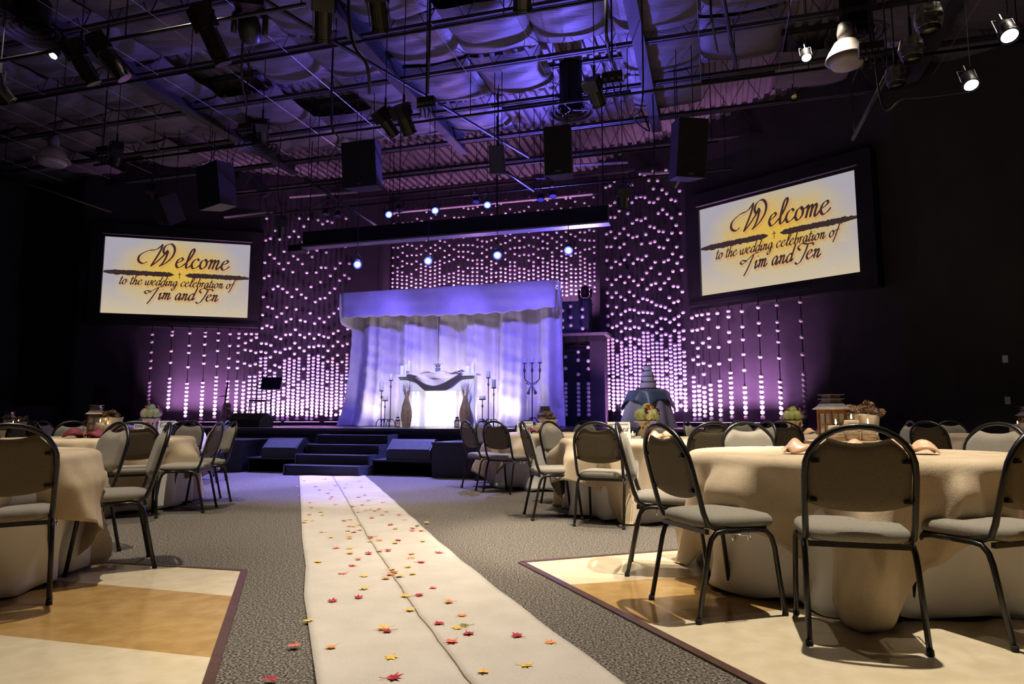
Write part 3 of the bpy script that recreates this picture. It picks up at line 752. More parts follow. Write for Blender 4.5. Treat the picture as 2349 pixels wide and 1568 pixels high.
for sx in (-1, 1):
    bow.tube([(sx*0.01, -0.03, 0.88), (sx*0.06, -0.04, 0.93), (sx*0.11, -0.04, 0.91), (sx*0.06, -0.035, 0.875), (sx*0.01, -0.03, 0.88)], [0.008, 0.022, 0.026, 0.02, 0.008], 6, flat=0.4)
    bow.tube([(sx*0.008, -0.03, 0.88), (sx*0.05, -0.035, 0.78), (sx*0.085, -0.03, 0.68)], [0.008, 0.02, 0.034], 6, flat=0.25)
bow.ball((0, -0.035, 0.88), 0.02).build('bow', mat('pale_organza', (0.60, 0.56, 0.58), 0.6, var=0.05), t, True)
for x, lab, h_ in ((-0.165, 'left white candle of the candelabra', 0.10), (0, 'middle white candle of the candelabra', 0.13), (0.165, 'right white candle of the candelabra', 0.10)):
    candle(cl_ + ER*x + Vector((0, 0, 1.328)), 0.034, h_, lab, False, white_p)

# twig vases
twig_m = mat('willow_twig_bark', (0.16, 0.09, 0.05), 0.8, col2=(0.42, 0.30, 0.20), vscale=30)
twigs = []
for s_ in range(9):
    r2 = random.Random(40 + s_); a_ = r2.uniform(-.25, .25); b_ = r2.uniform(0.8, 1.08); tw = r2.uniform(-1.4, 1.4); hh = r2.uniform(0.86, 1.02)
    prof = [(0.075, 0), (0.085, 0.06), (0.105*b_, 0.16), (0.118*b_, 0.29), (0.098*b_, 0.43), (0.052, 0.56), (0.036, 0.66), (0.05 + abs(a_)*.15, 0.78), (0.085 + a_*0.22, 0.90*hh), (0.10 + a_*0.35, 1.03*hh)]
    pts = [(r_*math.cos(tw*z), r_*math.sin(tw*z), z) for r_, z in prof]
    twigs.append(MB().tube(crom(pts, 3), [0.006 - 0.0045*i/27 for i in range(28)], 4).mesh('twig', twig_m, True))
for px, lab in ((932, 'tall bundled willow twig vase at the left of the mantel'), (1067, 'tall bundled willow twig vase at the right of the mantel')):
    g = at(px, 960, 13.52); t = thing('twig_vase', lab, 'vase', (g.x, g.y, STAGE_Z), 0)
    for k in range(46): inst('twig', twigs[k % 9], t, (0, 0, 0), (0, 0, 2*PI*k/46 + 0.3*(k % 5)), (1, 1, rnd.uniform(0.93, 1.03)))
    MB().lathe([(0.07, 0.0), (0.08, 0.02), (0.10, 0.16), (0.11, 0.28), (0.09, 0.42), (0.045, 0.56), (0.03, 0.66)], 14).build('wicker_core', mat('dark_wicker', (0.09, 0.055, 0.035), 0.9, col2=(0.25, 0.17, 0.11), vscale=60, bump=0.6), t, True)

# ================================================================ lanterns
roof_m = mat('pewter_roof', (0.30, 0.27, 0.25), 0.35, metal=0.8, var=0.15, vscale=10)
def make_lantern():
    root = thing('lantern', 'x', 'lantern')
    MB().box2((-.072, -.072, 0), (.072, .072, .012)).box2((-.064, -.064, .012), (.064, .064, .026)).build('base', wood, root)
    for sx in (-1, 1):
        for sy in (-1, 1): MB().box2((sx*.058-.008, sy*.058-.008, .026), (sx*.058+.008, sy*.058+.008, .196)).build('post', wood, root)
    MB().box2((-.066, -.066, .190), (.066, .066, .206)).build('top_rail', wood, root)
    for k in range(4):
        M_ = Matrix.Rotation(k*PI/2, 4, 'Z')
        gp_ = MB(M_).box2((-.050, .055, .028), (.050, .058, .190)).build('glass_pane', glass, root)
        MB(M_).box2((-.0035, .052, .028), (.0035, .064, .190)).box2((-.05, .053, .098), (.05, .063, .106)).build('muntin', wood, gp_)
        MB(M_).box2((-.052, .051, .026), (.052, .063, .040)).box2((-.052, .051, .178), (.052, .063, .190)).build('window_rail', wood, root)
    prof = [(.108, .205), (.110, .210), (.088, .224), (.068, .246), (.056, .268), (.054, .276)]
    vs = []
    for r_, z in prof: vs += [(-r_*.78, -r_*.78, z), (r_*.78, -r_*.78, z), (r_*.78, r_*.78, z), (-r_*.78, r_*.78, z)]
    fs = [(i*4+j, i*4+(j+1)%4, (i+1)*4+(j+1)%4, (i+1)*4+j) for i in range(len(prof)-1) for j in range(4)] + [(3,2,1,0), tuple(len(vs)-4+i for i in range(4))]
    MB().add(vs, fs).build('roof', roof_m, root)
    MB().box2((-.058, -.058, .274), (.058, .058, .279)).box2((-.040, -.040, .279), (.040, .040, .302)).box2((-.058, -.058, .302), (.058, .058, .307)).build('chimney', roof_m, root)
    MB().tube(crom([(-.07, -.075, .19), (-.085, -.10, .12), (-.075, -.11, .03), (-.03, -.112, .012), (.02, -.10, .03)], 5), .002, 5).build('handle', blackm, root, True)
    MB().lathe([(.026, .028), (.026, .10), (.02, .102)], 14).build('inner_candle', wax, root, True)
    return root
lantern0 = make_lantern(); lantern_used = [False]
def lantern(loc, rz, label, s_=1.0, grp='wooden lanterns'):
    if not lantern_used[0]:
        lantern_used[0] = True; lantern0.location = loc; lantern0.rotation_euler = (0, 0, rz); lantern0['label'] = label; lantern0['group'] = grp; o = lantern0
    else: o = clone(lantern0, loc, rz, label, grp)
    o.scale = (s_, s_, s_); return o
for px, lab in ((912, 'small lantern on the stage floor at the left of the mantel'), (1048, 'small lantern on the stage floor at the right of the mantel')):
    g = at(px, 975, 13.3); lantern((g.x, g.y, STAGE_Z), 0.3, lab, 0.72)

# ================================================================ cake table
ct = at(1488, 975, 13.8); CT = Vector((ct.x, ct.y, STAGE_Z))
t = thing('cake_table', 'small round table under white skirt and teal satin, right of the backdrop', 'table', CT, 0)
MB().lathe([(0.36, 0.715), (0.37, 0.72), (0.37, 0.735)], 30).build('tabletop', table_top_m, t)
MB().tube([(0, 0, 0.03), (0, 0, 0.715)], 0.03, 10).lathe([(0.24, 0), (0.24, 0.02), (0.05, 0.04)], 20).build('pedestal', frame_m, t)
MB().grid(lambda u_, v_: ((0.375 + 0.17*v_**1.1 + 0.035*v_*math.sin(9*2*PI*u_))*math.cos(2*PI*u_), (0.375 + 0.17*v_**1.1 + 0.035*v_*math.sin(9*2*PI*u_))*math.sin(2*PI*u_), 0.738 - 0.73*v_), 90, 10, wrap=True).build('white_skirt', linen, t, True)
def sat(u_, v_):
    x = (2*u_-1)*0.58; y = (2*v_-1)*0.58; r_ = math.hypot(x, y); q = math.atan2(y, x)
    if r_ < 0.37: return (x, y, 0.742)
    h_ = r_ - 0.37; rad = 0.385 + 0.32*h_ + 0.10*h_*math.sin(8*q)
    return (rad*math.cos(q), rad*math.sin(q), 0.742 - h_*0.93)
MB().grid(sat, 36, 36).build('satin_overlay', mat('teal_satin', (0.16, 0.24, 0.30), 0.35, sheen=0.3, var=0.08, vscale=6), t, True, rz=0.5, thick=0.003)
ck = thing('wedding_cake', 'four-tier white wedding cake with dark ribbons and berries', 'cake', CT + Vector((0, 0, 0.745)), 0)
icing = mat('white_icing', (0.82, 0.78, 0.74), 0.55, var=0.03, bump=0.05)
ribbon = mat('dark_plum_ribbon', (0.05, 0.02, 0.035), 0.4, var=0.2)
MB().lathe([(0.20, 0), (0.205, 0.012), (0.19, 0.02)], 26).build('cake_board', mat('cake_board_silver', (0.5, 0.5, 0.5), 0.4, metal=0.5, var=0.05), ck)
z = 0.02
for k, (r_, h_) in enumerate(((0.158, 0.125), (0.135, 0.115), (0.113, 0.11), (0.080, 0.10))):
    MB().lathe([(r_, z), (r_+0.001, z+0.005), (r_, z+h_-0.008), (r_-0.008, z+h_), (0.004, z+h_)], 30).build('tier', icing, ck, True)
    MB().lathe([(r_+0.003, z), (r_+0.003, z+0.018)], 30, cap=False).build('ribbon', ribbon, ck)
    z += h_
berry_m = mat('dark_red_berries', (0.22, 0.02, 0.03), 0.35, var=0.4, vscale=12, col2=(0.10, 0.03, 0.08))
bm = MB().ball((0, 0, 0), 0.016, 7, 5).mesh('berry', berry_m, True)
for k in range(34):
    q = 2*PI*k/34; inst('berry', bm, ck, (0.215*math.cos(q) + rnd.uniform(-.02, .02), 0.215*math.sin(q) + rnd.uniform(-.02, .02), 0.014 + (k % 2)*0.012))
for x, y, zz in ((.14, -.05, .15), (-.13, -.06, .16), (.12, -.03, .27), (-.10, -.06, .37), (0.02, -.03, z), (-.02, .02, z+.01), (.03, .02, z+.02), (-.04, -.02, z+.02)):
    inst('berry', bm, ck, (x, y, zz + 0.01), (0, 0, 0), (1.3, 1.3, 1.3))

# ================================================================ guitar, stool, music stand
gd = at(513, 960, 13.9); GL = Vector((gd.x, gd.y, STAGE_Z))
spruce = mat('amber_spruce', (0.30, 0.14, 0.05), 0.3, var=0.2, vscale=10, coat=0.4, stretch=(8, 1, 1))
gt = thing('acoustic_guitar', 'brown acoustic guitar resting upright on a stand, left of the stage', 'guitar', GL + Vector((0.03, 0, 0.08)), -0.55, rot=(R(-8), R(-9), -0.75))
out = []
for k in range(48):
    q = 2*PI*k/48; z_ = -math.cos(q)
    wv = 0.198 - 0.055*z_ - 0.05*math.exp(-((z_-0.18)/0.28)**2)
    out.append((wv*abs(math.sin(q))**0.75*math.copysign(1, math.sin(q)), 0.25 + 0.25*z_))
M_ = Matrix(((1,0,0,0),(0,0,1,0),(0,1,0,0),(0,0,0,1)))
MB(M_).prism(out, -0.048, 0.048).build('body', mat('mahogany_sides', (0.16, 0.05, 0.02), 0.3, var=0.3, vscale=8, coat=0.3), gt)
MB(M_).prism([(x*0.985, 0.25 + (z_-0.25)*0.985) for x, z_ in out], -0.051, -0.0475).build('soundboard', spruce, gt, reg=LEGS_)
MB(M_ @ Matrix.Translation((0, 0.33, 0))).prism([(0.05*math.cos(2*PI*k/18), 0.05*math.sin(2*PI*k/18)) for k in range(18)], -0.0525, -0.0512).build('sound_hole', black, LEGS_[-1])
sb_ = LEGS_[-1]
MB().box2((-0.026, -0.060, 0.44), (0.026, -0.036, 0.84)).build('neck', mat('neck_maple', (0.16, 0.07, 0.03), 0.4, var=0.2), gt)
MB().box2((-0.034, -0.052, 0.84), (0.034, -0.036, 1.02)).build('headstock', mat('headstock_dark', (0.03, 0.015, 0.01), 0.35, var=0.2), gt, reg=LEGS_)
for k in range(3):
    for sx in (-1, 1): MB().box2((sx*0.045-0.012, -0.048, 0.88+0.05*k), (sx*0.045+0.012, -0.04, 0.895+0.05*k)).build('tuning_peg', chrome, LEGS_[-1])
MB().box2((-0.07, -0.060, 0.13), (0.07, -0.050, 0.155)).build('bridge', black, sb_)
for k in range(6): MB().tube([(-0.02+0.008*k, -0.062, 0.14), (-0.016+0.0064*k, -0.064, 0.86)], 0.0008, 4).build('string', chrome, gt)
gs = thing('guitar_stand', 'black folding guitar stand behind the acoustic guitar', 'stand', GL + Vector((-0.08, 0.20, 0)), -0.75)
MB().tube([(0, 0, 0.12), (0, 0.02, 0.86)], 0.012, 7).build('post', blackm, gs)
MB().tube([(-0.08, -0.10, 0.72), (-0.05, -0.01, 0.74), (0.05, -0.01, 0.74), (0.08, -0.10, 0.72)], 0.010, 6).build('neck_yoke', blackm, gs)
for k in range(3):
    q = 2*PI*k/3 + PI/2; MB().tube([(0, 0, 0.30), (0.26*math.cos(q), 0.26*math.sin(q), 0.012)], 0.011, 6).build('leg', blackm, gs)
sd = at(596, 960, 14.4)
sl = thing('stage_stool', 'metal-framed stool with backrest behind the music stand', 'stool', (sd.x, sd.y, STAGE_Z), -A + 0.25)
alu = mat('pale_metal_tube', (0.42, 0.44, 0.52), 0.3, metal=0.8, var=0.05)
MB().box2((-0.21, -0.20, 0.60), (0.21, 0.20, 0.64)).build('seat', black, sl)
for sx in (-1, 1):
    for sy in (-1, 1): MB().tube([(sx*0.19, sy*0.18, 0.60), (sx*0.22, sy*0.21, 0.0)], 0.014, 7).build('leg', alu, sl)
    MB().tube([(sx*0.19, 0.18, 0.60), (sx*0.205, 0.23, 1.05)], 0.014, 7).build('back_post', alu, sl)
    MB().tube([(sx*0.205, -0.195, 0.22), (sx*0.205, 0.195, 0.22)], 0.009, 6).build('footrail', alu, sl)
for z_ in (0.80, 0.92, 1.02): MB().tube([(-0.20, 0.205, z_), (0.20, 0.205, z_)], 0.012, 6).build('back_slat', alu, sl)
md_ = at(619, 960, 13.9)
ms = thing('music_stand', 'black music stand with a wide tilted desk, left of the backdrop', 'music stand', (md_.x, md_.y, STAGE_Z), -A + 0.15)
rt_ = Matrix.Rotation(R(-18), 3, 'X')
MB().box((0, 0.0, 1.02), (0.50, 0.006, 0.30), rt_).build('desk', black, ms)
MB().box((0, 0.06, 0.875), (0.50, 0.06, 0.006), rt_).build('desk_lip', black, ms)
MB().tube([(0, 0.02, 0.03), (0, 0.02, 0.98)], 0.011, 8).build('pole', blackm, ms)
MB().lathe([(0.02, 0.50), (0.02, 0.56)], 10, (0, 0.02, 0)).build('clutch', chrome, ms)
for k in range(3):
    q = 2*PI*k/3; MB().tube([(0, 0.02, 0.14), (0.25*math.cos(q), 0.02+0.25*math.sin(q), 0.01)], 0.009, 6).build('leg', blackm, ms)
nm = at(586, 960, 13.6)
mk_ = thing('microphone_stand', 'thin black boom microphone stand beside the stool', 'microphone stand', (nm.x, nm.y, STAGE_Z), -A)
MB().lathe([(0.12, 0), (0.12, 0.015), (0.02, 0.03)], 16).build('base', black, mk_)
MB().tube([(0, 0, 0.02), (0, 0, 0.95)], 0.008, 6).build('pole', blackm, mk_)
MB().tube([(-0.12, 0, 0.85), (0.0, 0, 0.95), (0.14, 0.02, 1.22)], 0.007, 6).build('boom', blackm, mk_)
MB().tube([(0.13, 0.02, 1.20), (0.17, 0.02, 1.27)], [0.012, 0.02], 8).build('microphone', black, mk_)

# ================================================================ the portal behind the drape: box, ledge and doorway
pt = thing('stage_portal', 'black portal with pale ledge and dark doorway right of the backdrop', 'portal', P(-3.05, 16.4, STAGE_Z), -A)
MB().box2((-0.75, 0, 0), (-0.60, 0.5, 2.05)).build('door_jamb', wall_m, pt)
MB().box2((0.16, 0, 0), (0.52, 0.5, 2.05)).build('door_jamb', drape_m, pt)
MB().box2((-0.75, 0, 2.05), (0.52, 0.5, 2.20)).build('door_head', wall_m, pt)
MB().box2((-0.95, -0.12, 2.20), (0.62, 0.9, 2.26)).build('ledge', mat('pale_ledge', (0.20, 0.18, 0.20), 0.6, var=0.1), pt)
MB().box2((-0.78, 0.45, 0), (0.5, 0.5, 2.05)).build('door_void', black, pt)
MB().box2((-0.35, 0.03, 1.93), (0.15, 0.06, 1.97)).build('door_closer', blackm, pt)
navy = mat('navy_box_paint', (0.018, 0.024, 0.06), 0.6, var=0.15)
bx_ = thing('ledge_box', 'dark blue box on the portal ledge below the moving light', 'box', P(-3.20, 16.62, STAGE_Z + 2.26), -A)
MB().box2((-0.42, -0.25, 0), (0.30, 0.3, 0.78)).build('carcass', navy, bx_)
MB().box2((-0.44, -0.27, 0.78), (0.32, 0.32, 0.80)).build('lid', navy, bx_)
def led_bar(loc, rz, label, ln=0.95):
    t = thing('led_wash_bar', label, 'stage light', loc, rz, 'LED wash bars along the wall foot')
    MB().box2((-ln/2, -0.05, 0.03), (ln/2, 0.05, 0.10)).build('housing', blackm, t)
    for sx in (-1, 1): MB().box2((sx*(ln/2-0.1)-0.01, -0.06, 0), (sx*(ln/2-0.1)+0.01, 0.06, 0.05)).build('bracket', blackm, t)
    MB().box2((-ln/2+0.03, -0.03, 0.10), (ln/2-0.03, 0.03, 0.103)).build('lens_strip', glow('pink_lens', (1.0, 0.45, 0.9), 6), t)
    return t
# ================================================================ strings of white globes
BR = 0.046
globe_m = mat('white_globe_plastic', (0.90, 0.87, 0.88), 0.35, var=0.02, vscale=4)
gmesh = MB().ball((0, 0, 0), BR, 14, 10).mesh('globe', globe_m, True)
cord_m = mat('black_cord', (0.012, 0.012, 0.014), 0.9, var=0.1)
def string(foot, z_top, zs, label, group, cord_r=0.006, gs=1.0):
    """foot: point straight below the string; zs: globe heights"""
    t = thing('globe_string', label, 'light string', (foot.x, foot.y, 0), 0, group)
    MB().tube([(0, 0, min(zs) - 0.12), (0, 0, z_top)], cord_r, 5).build('cord', cord_m, t)
    for z in zs: inst('globe', gmesh, t, (0, 0, z), (0, 0, 0), (gs, gs, gs))
    return t
def heights(z0, z_dense, z_top, r2, s0=0.30, s1=0.66, dense=0.092):
    zs = []; z = z0
    while z < z_dense:
        zs.append(z); z += dense * (1 if r2.random() > 0.05 else r2.choice((1.6, 2.0)))
    z += r2.uniform(0.05, 0.3)
    while z < z_top:
        zs.append(z); f = min(1.0, (z - z_dense) / 1.2); z += (s0 + (s1 - s0) * f) * r2.uniform(0.62, 1.3)
    return zs
r2 = random.Random(11)
# left wall, dense field
GL_ = 'globe strings on the wall left of the backdrop'
xs = [595 + 11.05 * k for k in range(19)]
for k, x in enumerate(xs):
    p = onL(x, 900, 0.28)
    zs = heights(1.00 + r2.uniform(-.10, .10), 2.35 + r2.uniform(-.35, .65), 6.55, r2)
    string(p, 6.75, zs, f'{ORD[k]} string from the left in the dense globe field left of the backdrop', GL_)
# left wall, sparse strings under the screen
GS_ = 'globe strings hanging under the left screen'
for k, x in enumerate([341, 387, 428, 464, 494.5, 521.5, 542, 558, 571, 583]):
    p = onL(x, 900, 0.30); zs = []
    z = (1.16 if k == 0 else 1.22 if k == 1 else 0.98) + r2.uniform(-.04, .04); top = 3.2
    zd = z + 0.75 + 0.08 * k * (0.5 if k > 4 else 1)
    while z < zd: zs.append(z); z += 0.105
    while z < top: z += r2.uniform(0.17, 0.42); zs.append(min(z, top))
    zs = [q for i, q in enumerate(zs) if i == 0 or q - zs[i-1] > 0.09]
    string(p, 3.33, zs, f'{ORD[k]} globe string from the left under the left screen', GS_, 0.012)
# back wall above the drape
GC_ = 'globe strings on the back wall above the backdrop'
for k in range(46):
    x = 880 + 10.75 * k; p = at(x, 600, D_BACK - 0.25)
    zs = heights(4.35 + r2.uniform(-.05, .05), 5.35 + r2.uniform(-.25, .25), 7.2, r2, 0.17, 0.42, 0.115)
    string(p, 7.35, zs, f'{ORD[k]} globe string from the left on the wall above the backdrop', GC_, 0.005, 0.85)
# right wall, dense field
GR_ = 'globe strings on the wall right of the backdrop'
for k in range(18):
    x = 1397 + 10.3 * k; p = onR(x, 900, 0.28)
    zs = heights(1.06 + r2.uniform(-.04, .30), 2.75 + r2.uniform(-.3, .4), 7.0, r2, 0.24, 0.50)
    string(p, 7.2, zs, f'{ORD[k]} string from the left in the dense globe field right of the backdrop', GR_)
GT_ = 'globe strings hanging under the right screen'
for k, x in enumerate([1592.5, 1604, 1616, 1630.5, 1652, 1677.5, 1709, 1747.5, 1791, 1846]):
    p = onR(x, 900, 0.30); zs = []
    z = 1.02 + r2.uniform(-.10, .06); top = 3.25
    zd = 1.85 + r2.uniform(-.25, .2)
    while z < zd: zs.append(z); z += 0.105
    while z < top: z += r2.uniform(0.15, 0.46); zs.append(min(z, top))
    zs = [q for i, q in enumerate(zs) if i == 0 or q - zs[i-1] > 0.09]
    string(p, 3.42, zs, f'{ORD[k]} globe string from the left under the right screen', GT_, 0.012)
# in the dark doorway and before the blue box
for k, x in enumerate((1298, 1327, 1350)):
    p = at(x, 900, 16.30); z = 1.05; zs = []
    while z < 1.70: zs.append(z); z += 0.105
    while z < 2.7: zs.append(z); z += r2.uniform(0.18, 0.4)
    string(p, 2.95, zs, f'{ORD[k]} globe string from the left in the dark doorway', 'globe strings in the dark doorway')
for k, x in enumerate((1290, 1309, 1336)):
    p = at(x, 720, 16.25); string(p, 3.9, [3.12 + r2.uniform(0, .1), 3.35 + r2.uniform(-.05, .1), 3.62 + r2.uniform(-.05, .1)], f'{ORD[k]} globe string from the left against the dark blue box', 'globe strings before the blue box')
# wash bars at the wall foot
for k in range(5):
    p = onL(425 + 90*k, 900, 0.60); led_bar((p.x, p.y, STAGE_Z), math.atan2(tL.y, tL.x), f'{ORD[k]} LED wash bar from the left at the foot of the left globe wall')
for k in range(5):
    p = onR(1410 + 80*k, 900, 0.60); led_bar((p.x, p.y, STAGE_Z), math.atan2(tR.y, tR.x), f'{ORD[k]} LED wash bar from the left at the foot of the right globe wall')
for k in range(4):
    p = P(-8.3 + 1.55*k, D_BACK - 0.75, 3.2); led_bar((p.x, p.y, 3.26), -A, f'{ORD[k]} LED wash bar from the left on the ledge behind the drape')
ledge = thing('back_ledge', 'dark ledge running along the back wall behind the drape', 'shelf', P(-6.2, D_BACK - 0.55, 0), -A)
MB().box2((-2.55, -0.5, 3.16), (2.75, 0.50, 3.26)).build('ledge_board', wall_m, ledge)
MB().box2((-2.55, -0.45, 0), (2.75, -0.40, 3.16)).build('ledge_face', wall_m, ledge)
# ================================================================ handwritten lettering (pen strokes laid out as ribbons)
GLY = {
 'e': (.80, [[(0,.45),(.35,.6),(.55,.85),(.4,1),(.15,.8),(.08,.35),(.3,.02),(.6,.12),(.85,.42)]]),
 'l': (.62, [[(0,.3),(.35,.9),(.55,1.7),(.42,2),(.25,1.6),(.2,.5),(.3,.03),(.5,.1),(.7,.4)]]),
 'c': (.78, [[(.62,.8),(.45,1),(.18,.8),(.08,.4),(.28,.02),(.6,.12),(.85,.42)]]),
 'o': (.82, [[(.4,1),(.12,.75),(.1,.25),(.35,0),(.62,.3),(.6,.75),(.4,1),(.55,.8),(.88,.85)]]),
 'm': (1.18, [[(0,.8),(.15,1),(.2,.6),(.15,0)],[(.17,.5),(.4,.95),(.52,.8),(.48,0)],[(.5,.5),(.72,.95),(.86,.8),(.82,.2),(.95,.02),(1.2,.4)]]),
 'n': (.88, [[(0,.8),(.15,1),(.2,.6),(.15,0)],[(.17,.5),(.42,.95),(.56,.8),(.52,.2),(.65,.02),(.9,.4)]]),
 't': (.52, [[(.22,1.6),(.15,.3),(.3,0),(.55,.35)],[(-.1,1.1),(.5,1.17)]]),
 'h': (.84, [[(.15,2),(.12,1),(.1,0)],[(.12,.5),(.4,.95),(.54,.75),(.5,.15),(.62,0),(.86,.4)]]),
 'w': (1.12, [[(0,.9),(.1,.2),(.25,0),(.45,.3),(.5,.95),(.5,.2),(.7,0),(.95,.4),(.95,.95),(1.12,.85)]]),
 'd': (.86, [[(.6,.85),(.35,1),(.1,.6),(.15,.1),(.4,.05),(.62,.5)],[(.75,2),(.62,.6),(.66,.08),(.88,.4)]]),
 'i': (.44, [[(0,.6),(.15,.95),(.12,.2),(.25,0),(.48,.4)],[(.2,1.35),(.25,1.43)]]),
 'g': (.86, [[(.6,.85),(.35,1),(.1,.6),(.18,.1),(.42,.1),(.62,.8)],[(.63,.95),(.58,-.4),(.35,-.85),(.1,-.6),(.4,-.2),(.9,.4)]]),
 'b': (.74, [[(.15,2),(.1,.5),(.2,.05),(.5,.1),(.6,.6),(.4,.95),(.15,.6)]]),
 'r': (.62, [[(0,.7),(.15,1),(.2,.5),(.15,0)],[(.18,.55),(.35,.95),(.6,.9)]]),
 'a': (.88, [[(.6,.85),(.35,1),(.1,.55),(.2,.05),(.45,.15),(.62,.9),(.6,.2),(.72,.02),(.92,.4)]]),
 'f': (.55, [[(.75,1.75),(.55,2),(.38,1.5),(.2,0),(.02,-.85)],[(-.08,.95),(.6,1.02)]]),
 'v': (.72, [[(0,.9),(.15,.9),(.25,0),(.6,.95),(.78,.85)]]),
 's': (.58, [[(0,.3),(.3,1),(.45,.85),(.4,.35),(.22,.02),(.02,.12)]]),
 'W': (2.2, [[(.50,2.25),(.1,1.75),(-.6,1.55),(-1.2,1.05),(-1.15,.5),(-.7,.25),(-.35,.45)],[(.50,2.3),(.48,1.6),(.25,.6),(.08,.0)],[(.08,.0),(.5,.5),(.9,1.15),(1.12,1.75)],
              [(1.15,1.7),(1.18,1.0),(1.05,.4),(.82,.02)],[(.82,.02),(1.4,.5),(1.75,1.2),(1.7,1.9),(1.3,2.35),(.85,2.2),(.72,1.75),(.95,1.35),(1.35,1.45)]]),
 'T': (1.05, [[(-.1,1.05),(-.75,1.2),(-.95,.95),(-.6,.8),(0,1.25),(.6,1.75),(1.25,1.9)],[(.62,1.75),(.42,.9),(.15,-.1),(-.1,-.75)]]),
 'J': (.95, [[(.1,1.15),(-.25,1.5),(.1,1.9),(.75,1.75),(1.35,1.75),(1.5,1.5)],[(.85,1.75),(.72,.8),(.42,-.15),(.05,-.35),(-.2,-.15)]]),
 'R': (1.1, [[(.25,1.9),(.18,1),(.05,0)],[(-.15,1.5),(.25,2),(.8,1.75),(.65,1.15),(.22,1),(.5,.6),(.85,.05),(1.1,.2)]]),
}
def script_width(s_): return sum(0.55 if c == ' ' else GLY[c][0] for c in s_)
def script_mesh(mb, text, x, y, h, pen, slant=0.32, to3=lambda x_, y_: (x_, 0, y_)):
    for c in text:
        if c == ' ': x += 0.55*h; continue
        adv, strokes = GLY[c]
        for sk in strokes:
            pts = crom([(x + (a + slant*b)*h, y + b*h, 0) for a, b in sk], 7); n = len(pts); vs = []
            for i, p in enumerate(pts):
                t = (pts[min(i+1, n-1)] - pts[max(i-1, 0)]).normalized(); ang = math.atan2(t.y, t.x)
                wd = pen*(0.28 + 0.72*abs(math.sin(ang - R(25)))) * (0.55 if i in (0, n-1) else 1.0)
                nn = Vector((-t.y, t.x, 0))*wd/2
                vs += [to3(p.x+nn.x, p.y+nn.y), to3(p.x-nn.x, p.y-nn.y)]
            mb.add(vs, [(2*i, 2*i+1, 2*i+3, 2*i+2) for i in range(n-1)])
        x += adv*h
    return x
def screen_mat():
    m = bpy.data.materials.new('projected_welcome_slide'); m.use_nodes = True; N = m.node_tree.nodes; L = m.node_tree.links; b = N['Principled BSDF']
    b.inputs['Base Color'].default_value = (0.02, 0.02, 0.02, 1); b.inputs['Roughness'].default_value = 0.6
    tc = N.new('ShaderNodeTexCoord'); mp = N.new('ShaderNodeMapping'); L.new(tc.outputs['Object'], mp.inputs[0])
    mp.inputs['Location'].default_value = (-0.02, 0, -0.10); mp.inputs['Scale'].default_value = (0.60, 1, 1.02)
    ln = N.new('ShaderNodeVectorMath'); ln.operation = 'LENGTH'; L.new(mp.outputs[0], ln.inputs[0])
    nz = N.new('ShaderNodeTexNoise'); nz.inputs['Scale'].default_value = 1.6; nz.inputs['Detail'].default_value = 5; L.new(tc.outputs['Object'], nz.inputs['Vector'])
    ad = N.new('ShaderNodeMath'); ad.operation = 'MULTIPLY_ADD'; L.new(nz.outputs['Fac'], ad.inputs[0]); ad.inputs[1].default_value = 0.55; L.new(ln.outputs['Value'], ad.inputs[2])
    r = N.new('ShaderNodeValToRGB'); e = r.color_ramp.elements; L.new(ad.outputs[0], r.inputs[0])
    e[0].position = 0.30; e[0].color = (0.74, 0.47, 0.075, 1); e[1].position = 0.95; e[1].color = (0.42, 0.39, 0.44, 1)
    for p_, c_ in ((0.50, (0.68, 0.46, 0.12, 1)), (0.66, (0.60, 0.44, 0.19, 1)), (0.80, (0.52, 0.44, 0.32, 1))):
        e.new(p_).color = c_
    mr = N.new('ShaderNodeMath'); mr.operation = 'MULTIPLY'; mr.inputs[1].default_value = 0.72; L.new(ad.outputs[0], mr.inputs[0]); L.new(mr.outputs[0], r.inputs[0])
    # paler low down
    sx = N.new('ShaderNodeSeparateXYZ'); L.new(tc.outputs['Object'], sx.inputs[0])
    mr2 = N.new('ShaderNodeMapRange'); mr2.inputs['From Min'].default_value = -0.1; mr2.inputs['From Max'].default_value = -1.0; mr2.inputs['To Max'].default_value = 0.75
    L.new(sx.outputs['Z'], mr2.inputs['Value'])
    mx = N.new('ShaderNodeMix'); mx.data_type = 'RGBA'; L.new(mr2.outputs[0], mx.inputs['Factor']); L.new(r.outputs[0], mx.inputs[6]); mx.inputs[7].default_value = (0.72, 0.58, 0.33, 1)
    # pale bokeh dots
    vo = N.new('ShaderNodeTexVoronoi'); vo.inputs['Scale'].default_value = 4.5; L.new(tc.outputs['Object'], vo.inputs['Vector'])
    lt = N.new('ShaderNodeMath'); lt.operation = 'LESS_THAN'; lt.inputs[1].default_value = 0.10; L.new(vo.outputs['Distance'], lt.inputs[0])
    ml = N.new('ShaderNodeMath'); ml.operation = 'MULTIPLY'; ml.inputs[1].default_value = 0.10; L.new(lt.outputs[0], ml.inputs[0])
    mx2 = N.new('ShaderNodeMix'); mx2.data_type = 'RGBA'; L.new(ml.outputs[0], mx2.inputs['Factor']); L.new(mx.outputs[2], mx2.inputs[6]); mx2.inputs[7].default_value = (1, 0.97, 0.88, 1)
    L.new(mx2.outputs[2], b.inputs['Emission Color']); b.inputs['Emission Strength'].default_value = 0.92
    return m
slide_m = screen_mat()
ink_m = mat('slide_dark_ink', (0.012, 0.007, 0.007), 0.7, var=0.05)
ink_glow = glow('slide_ink_light', (0.040, 0.022, 0.022), 1.0)
halo_m = bpy.data.materials.new('slide_orange_halo'); halo_m.use_nodes = True
